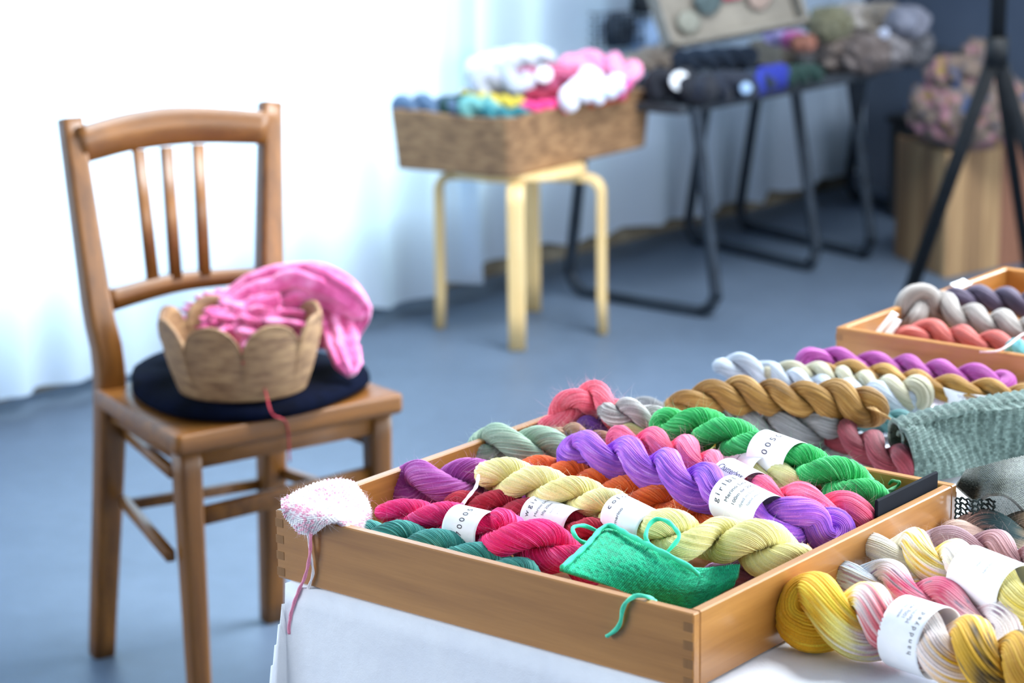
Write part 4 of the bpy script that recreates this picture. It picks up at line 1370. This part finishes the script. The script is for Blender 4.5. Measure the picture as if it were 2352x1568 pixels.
def trestle(far_px, near_px, parent, lean=.08):
    a, b_ = P(*far_px, .014), P(*near_px, .014)
    a = a + WN * max(0, .045 - float((a - W0) @ WN))       # keep clear of the curtain
    d = unit(b_ - a)
    ta, tb2 = a + d * lean + CZ * (ZTR - .02), b_ - d * lean + CZ * (ZTR - .02)
    rr = .085
    ctrl_ = [ta]
    for corner_, p0, p1 in ((a, ta, b_), (b_, a, tb2)):
        u0, u1 = unit(p0 - corner_), unit(p1 - corner_)
        s_, e_ = corner_ + u0 * rr, corner_ + u1 * rr
        ctrl_ += [s_ * (1 - t) ** 2 + corner_ * 2 * t * (1 - t) + e_ * t * t for t in np.linspace(0, 1, 8)]
    ctrl_.append(tb2)
    return tube('leg', np.array(ctrl_), 00.0165, TRESTLE, parent, 90, 12)


DARKTOP = plain('dark_tabletop', [(40, 46, 54), (58, 64, 72)], 10, .5)
q0 = P(1612, 236, ZTR)
t1 = empty('trestle_table', q0 * np.array([1, 1, 0]) + WD * .4, 'dark table on bent tube legs behind the stool, carrying navy skeins', 'table', 'trestle tables by the curtain')
v, f = boxm(q0 + WD * .40 - WN * .235 - CZ * .012, .98, .47, .024, WD, -WN, CZ, .003)
build('tabletop', v, f, DARKTOP, t1, False)
trestle((1304, 664), (1650, 722), t1)
trestle((1552, 540), (1880, 618), t1, .125)
q1_ = P(1878, 176, ZTR)
t2 = empty('trestle_table', q1_ * np.array([1, 1, 0]) + WD * .5, 'second trestle table farther back, under a heap of grey brown wool', 'table', 'trestle tables by the curtain')
v, f = boxm(q1_ + WD * .42 - WN * .235 - CZ * .012, .84, .47, .024, WD, -WN, CZ, .003)
build('tabletop', v, f, DARKTOP, t2, False)
trestle((1688, 512), (2006, 590), t2, .125)
trestle((1936, 446), (2190, 504), t2, .1)

ZQ = ZTR - ZT
G6 = 'skeins along the edge of the trestle table'
kw = dict(group=G6, nT=18, ds=.009, ridge=.04)
skein('black navy skein with a round tag at the left end of the trestle table', [(1515, 196, ZQ + .045), (1560, 194, ZQ + .045), (1615, 206, ZQ + .04)], .047, [(5, 8, 18), (11, 16, 30)], **kw)
skein('navy skein in the middle of the trestle table edge', [(1620, 206, ZQ + .04), (1660, 200, ZQ + .04), (1700, 196, ZQ + .04)], .043, [(8, 14, 28), (16, 26, 44)], **kw)
skein('dark slate blue skein with a tag on the trestle table edge', [(1692, 196, ZQ + .036), (1720, 192, ZQ + .036), (1750, 188, ZQ + .036)], .038, [(14, 24, 40), (26, 40, 60)], **kw)
skein('royal blue skein on the trestle table edge', [(1745, 188, ZQ + .038), (1762, 182, ZQ + .038), (1790, 178, ZQ + .034)], .038, [(22, 34, 110), (40, 56, 150)], **kw)
skein('forest green skein at the right end of the trestle table', [(1790, 180, ZQ + .03), (1825, 174, ZQ + .03), (1870, 168, ZQ + .03)], .032, [(12, 36, 34), (22, 54, 48)], **kw)
skein('blue grey skein lying behind the navy ones on the trestle table', [(1560, 140, ZQ + .05), (1640, 135, ZQ + .05), (1720, 132, ZQ + .045)], .034, [(36, 46, 62), (60, 72, 90)], **kw)
skein('tan skein between the woven box and the trestle table', [(1455, 150, ZQ + .05), (1490, 138, ZQ + .06), (1530, 132, ZQ + .06)], .038, [(150, 136, 124), (186, 174, 164)], **kw)
tc2 = unit(EYE - P(1560, 180, .6))
disc('round_tag', P(1561, 194, .620) + tc2 * .064 + CZ * .010, tc2, .026, .001, PAPER, 'round cream tag on the black navy skein', 'tag', 'round tags on the far skeins')
disc('round_tag', P(1712, 202, .612) + tc2 * .052, tc2, .016, .001, plain('blue_tag', [(130, 156, 190), (150, 176, 206)], 30, .7), 'small pale blue round tag on the dark slate blue skein', 'tag', 'round tags on the far skeins')
# tilted display case with a pale lining
yb = float(P(1690, 110, .70)[1])
DCW = plain('display_case_wood', [(112, 106, 98), (138, 131, 120)], 10, .6)
case = empty('display_case', PY(1690, 110, yb), 'pale shallow display case tilted up on the trestle table', 'display case')
A0_, A1_ = PY(1530, 112, yb), PY(1836, 56, yb + .25)
dxc = unit(A1_ - A0_); Lc = np.linalg.norm(A1_ - A0_)
upc = unit(np.array([-.25, .35, .9])); upc = unit(upc - (upc @ dxc) * dxc); nc_ = np.cross(dxc, upc)
if nc_[1] > 0: nc_ = -nc_
hc = .19
v, f = boxm(A0_ + dxc * Lc / 2 + upc * hc / 2, Lc, hc, .010, dxc, upc, nc_, .001)
build('back_panel', v, f, DCW, case, False)
for a_, l_, ax_ in ((A0_ + dxc * Lc / 2, Lc, dxc), (A0_ + dxc * Lc / 2 + upc * hc, Lc, dxc), (A0_ + upc * hc / 2, hc, upc), (A0_ + dxc * Lc + upc * hc / 2, hc, upc)):
    o2 = upc if ax_ is dxc else dxc
    v, f = boxm(a_ + nc_ * .02, l_ + .014, .014, .05, ax_, o2, nc_, .002)
    build('frame_rail', v, f, DCW, case, False)
for k_, (u, w, r_, c_, lb) in enumerate(((.18, .30, .022, (120, 120, 110), 'grey brown'), (.36, .55, .026, (60, 74, 76), 'dark green'), (.55, .72, .028, (168, 62, 84), 'rose red'), (.74, .50, .026, (140, 120, 110), 'taupe'), (.30, .86, .018, (190, 100, 66), 'orange'))):
    v, f = blob(A0_ + dxc * Lc * u + upc * hc * w + nc_ * .024, r_ * 1.5, r_, r_ * .8, .12, 30 + k_, 20, dxc, upc)
    tag(build('yarn_ball', v, f, plain('ball_yarn', [c_, tuple(min(255, x + 26) for x in c_)], 40, .9, .3)), lb + ' ball of yarn in the tilted display case', 'yarn', 'balls in the display case')
# small crate at the right end with lilac and magenta yarn
cA = P(1800, 150, ZTR + .004)
crate = empty('small_crate', cA, 'small pale crate at the right end of the trestle table', 'crate')
v, f = boxm(cA + WD * .05 - WN * .05 + CZ * .035, .15, .12, .07, WD, -WN, CZ, .003)
build('body', v, f, DCW, crate, False)
for k_, (px_, c_, lb) in enumerate(((1785, (150, 140, 190), 'lilac'), (1825, (170, 80, 140), 'magenta'), (1845, (120, 74, 60), 'brown'))):
    v, f = blob(P(px_, 84 + k_ * 8, ZTR + .105), .035, .03, .026, .15, 50 + k_, 20)
    tag(build('yarn_ball', v, f, plain('ball_yarn', [c_, tuple(min(255, x + 26) for x in c_)], 40, .9, .3)), lb + ' ball of yarn on top of the small crate', 'yarn', 'balls on the small crate')
# wire basket with folded blue white cloth at the left end of the table
wb0 = P(1400, 118, ZTR + .02)
wire = empty('wire_basket', wb0, 'dark wire basket of folded cloths beside the curtain', 'basket')
wc = PY(1400, 62, wb0[1] - .30)
parts = []
wx, wy, wz = .20, .12, .10
for i in range(11):
    x = -wx / 2 + wx * i / 10
    for yy in (-wy / 2, wy / 2):
        parts.append(sweep(np.array([wc + cx * x + cy * yy - CZ * wz / 2, wc + cx * x + cy * yy + CZ * wz / 2]), csec(.0022, 6), tr=True))
for z in np.linspace(-wz / 2, wz / 2, 5):
    for s_ in (-1, 1):
        parts.append(sweep(np.array([wc - cx * wx / 2 + cy * s_ * wy / 2 + CZ * z, wc + cx * wx / 2 + cy * s_ * wy / 2 + CZ * z]), csec(.0022, 6), tr=True))
        parts.append(sweep(np.array([wc + cx * s_ * wx / 2 - cy * wy / 2 + CZ * z, wc + cx * s_ * wx / 2 + cy * wy / 2 + CZ * z]), csec(.0022, 6), tr=True))
v, f = merge(parts)
build('wire_frame', v, f, BLACKM, wire)
for k_, (px_, py_, r_, c_, lb) in enumerate(((1345, 60, .05, (170, 196, 226), 'pale blue'), (1415, 70, .05, (66, 80, 98), 'slate grey'), (1480, 80, .045, (150, 180, 220), 'sky blue'), (1352, 8, .03, (40, 50, 64), 'near black'), (1478, 8, .03, (36, 44, 52), 'charcoal'))):
    v, f = blob(PY(px_, py_, wc[1] + .02 * k_), r_ * 1.1, r_ * .8, r_, .14, 70 + k_, 24)
    tag(build('folded_cloth', v, f, plain('cloth', [c_, tuple(min(255, x + 20) for x in c_)], 30, .9, .2)), lb + ' folded cloth at the wire basket', 'cloth', 'cloths in the wire basket')
# heap of wool on the far trestle table
for k_, (px_, py_, r_, c_, lb) in enumerate(((1885, 110, .060, (92, 88, 88), 'grey brown fleece bundle at the left end of the far heap'), (1935, 115, .062, (84, 72, 66), 'brown fleece bundle second from the left in the far heap'), (1985, 118, .062, (70, 60, 58), 'dark brown fleece bundle in the middle of the far heap'), (2035, 110, .060, (104, 100, 104), 'mid grey fleece bundle right of the middle of the far heap'), (2085, 105, .060, (74, 74, 80), 'slate fleece bundle at the right end of the far heap'),
                                       (1905, 50, .055, (84, 82, 62), 'olive fleece bundle on top of the left end of the far heap'), (1960, 40, .055, (120, 114, 110), 'pale taupe fleece bundle on top of the far heap'), (2025, 40, .055, (96, 88, 80), 'umber fleece bundle on top of the far heap'), (2085, 45, .05, (88, 90, 104), 'blue grey fleece bundle on top at the right of the far heap'))):
    z_ = ZTR + .055 if k_ < 5 else ZTR + .14
    v, f = blob(P(px_, py_ + 6, z_), r_ * 1.1, r_, r_ * .95, .13, 90 + k_, 28)
    tag(build('fleece_bundle', v, f, plain('fleece', [c_, tuple(min(255, x + 40) for x in c_)], 30, .95, .4, .006)), lb, 'wool', 'fleece heap on the far table')
for k_, (px_, py_) in enumerate(((1932, 56), (2030, 76), (2088, 60))):
    c_ = P(px_, py_, ZTR + .11)
    tcc = unit(EYE - c_)
    disc('round_tag', c_ + tcc * .066, tcc, .016, .001, plain('grey_tag', [(150, 156, 176), (170, 176, 196)], 30, .7), ('left pale tag', 'middle pale tag', 'right pale tag')[k_] + ' on the far heap of fleece', 'tag', 'round tags on the far skeins')
# dark chest in the corner
v, f = boxm(room(3.45, .62, .16), .40, .55, .32, WD, -WN, CZ, .01)
dk = empty('dark_chest', room(3.45, .62, 0), 'low black chest in the dark corner past the curtain', 'chest')
CHM = plain('black_paint', [(16, 20, 26), (24, 28, 34)], 8, .7)
build('body', v, f, CHM, dk, False)
v, f = boxm(room(3.45, .62, .33), .42, .57, .022, WD, -WN, CZ, .004)
build('lid', v, f, CHM, dk, False)

# ------------------------------------------------------------------ plank pedestal, patterned sack and black stand at the right
pA, pB = P(2118, 616, 0), P(2172, 640, 0)
pdir = unit(P(2420, 590, 0) - pB)
zp = float(PY(2172, 352, pB[1])[2])
PLK = [wood('plank_pale', (132, 102, 70), (166, 136, 98), (0, 0, 1), .6, .6), wood('plank_tan', (108, 82, 56), (138, 108, 76), (0, 0, 1), .6, .6), wood('plank_reddish', (112, 74, 56), (140, 96, 74), (0, 0, 1), .6, .6)]
pd = unit(pA - pB); pw = np.linalg.norm(pA - pB)
ped = empty('plank_pedestal', pB + pdir * .18 + pd * .1, 'tall wooden plank pedestal under the patterned sack at the right edge', 'pedestal')
npd = np.cross(CZ, pdir)
if npd[1] > 0: npd = -npd
wl_ = [.085, .07, .075, .06, .07]
x0 = 0
for i, w_ in enumerate(wl_):
    v, f = boxm(pB + pdir * (x0 + w_ / 2) - npd * .009 + CZ * zp / 2, w_ - .002, .018, zp, pdir, npd, CZ, .002)
    build('plank', v, f, PLK[(0, 1, 0, 2, 2)[i]], ped, False)
    x0 += w_
nd2 = np.cross(CZ, pd)
for i in range(4):
    w_ = .085
    v, f = boxm(pB + pd * (.018 + w_ * (i + .5)) + pdir * .01 + CZ * zp / 2, w_ - .002, .018, zp, pd, pdir, CZ, .002)
    build('plank', v, f, PLK[(0, 1, 0, 1)[i]], ped, False)
v, f = boxm(pB + pdir * x0 / 2 + pd * .18 + CZ * (zp - .012), x0 - .03, .30, .02, pdir, pd, CZ, .002)
build('top_board', v, f, PLK[1], ped, False)
m, nt, b = new_mat('patterned_sack_cloth')
vec = coords(nt)
n1 = noise(nt, vec, 16, 2); n2 = noise(nt, vec, 9, 2)
colA = ramp(nt, n1, [(.36, (46, 60, 92)), (.42, (86, 74, 68)), (.54, (108, 92, 82)), (.61, (136, 90, 108)), (.68, (126, 106, 52))])
nt.links.new(colA, b.inputs['Base Color'])
b.inputs['Roughness'].default_value = .9
sc0 = PY(2232, 262, pB[1] + .10)
sc0[2] = zp + .115
sack_parts = [blob(sc0, .165, .14, .118, .07, 111, 44), blob(sc0 + np.array([-.05, -.02, .10]), .075, .07, .055, .14, 112, 30), blob(sc0 + np.array([.005, 0, .145]), .03, .03, .055, .2, 113, 20)]
v, f = merge([(a, [list(x) for x in c_]) for a, c_ in sack_parts])
tag(fixn(build('patterned_sack', v, f, m)), 'lumpy patterned cloth sack sitting on the plank pedestal', 'sack')

ap = PY(2290, 118, 5.72)
easel = empty('metal_stand', np.array([ap[0], ap[1], 0]), 'tall black metal stand with splayed legs at the right edge', 'stand')
foot = P(2076, 708, .016)
bar('leg', ap + CZ * .01, foot, .034, .03, BLACKM, easel, up=(1, 0, 0))
f2 = P(2460, 700, .016)
bar('leg', ap + CZ * .01, f2, .034, .03, BLACKM, easel, up=(1, 0, 0))
bar('leg', ap, np.array([ap[0] + .25, ap[1] + .62, .016]), .03, .03, BLACKM, easel, up=(1, 0, 0))
bar('pole', ap - CZ * .03, ap + CZ * .9, .036, .034, BLACKM, easel, up=(1, 0, 0))
v, f = sweep(np.array([ap - CZ * .035, ap + CZ * .035]), csec(.028, 16), up=(1, 0, 0))
fixn(build('collar', v, f, BLACKM, easel))
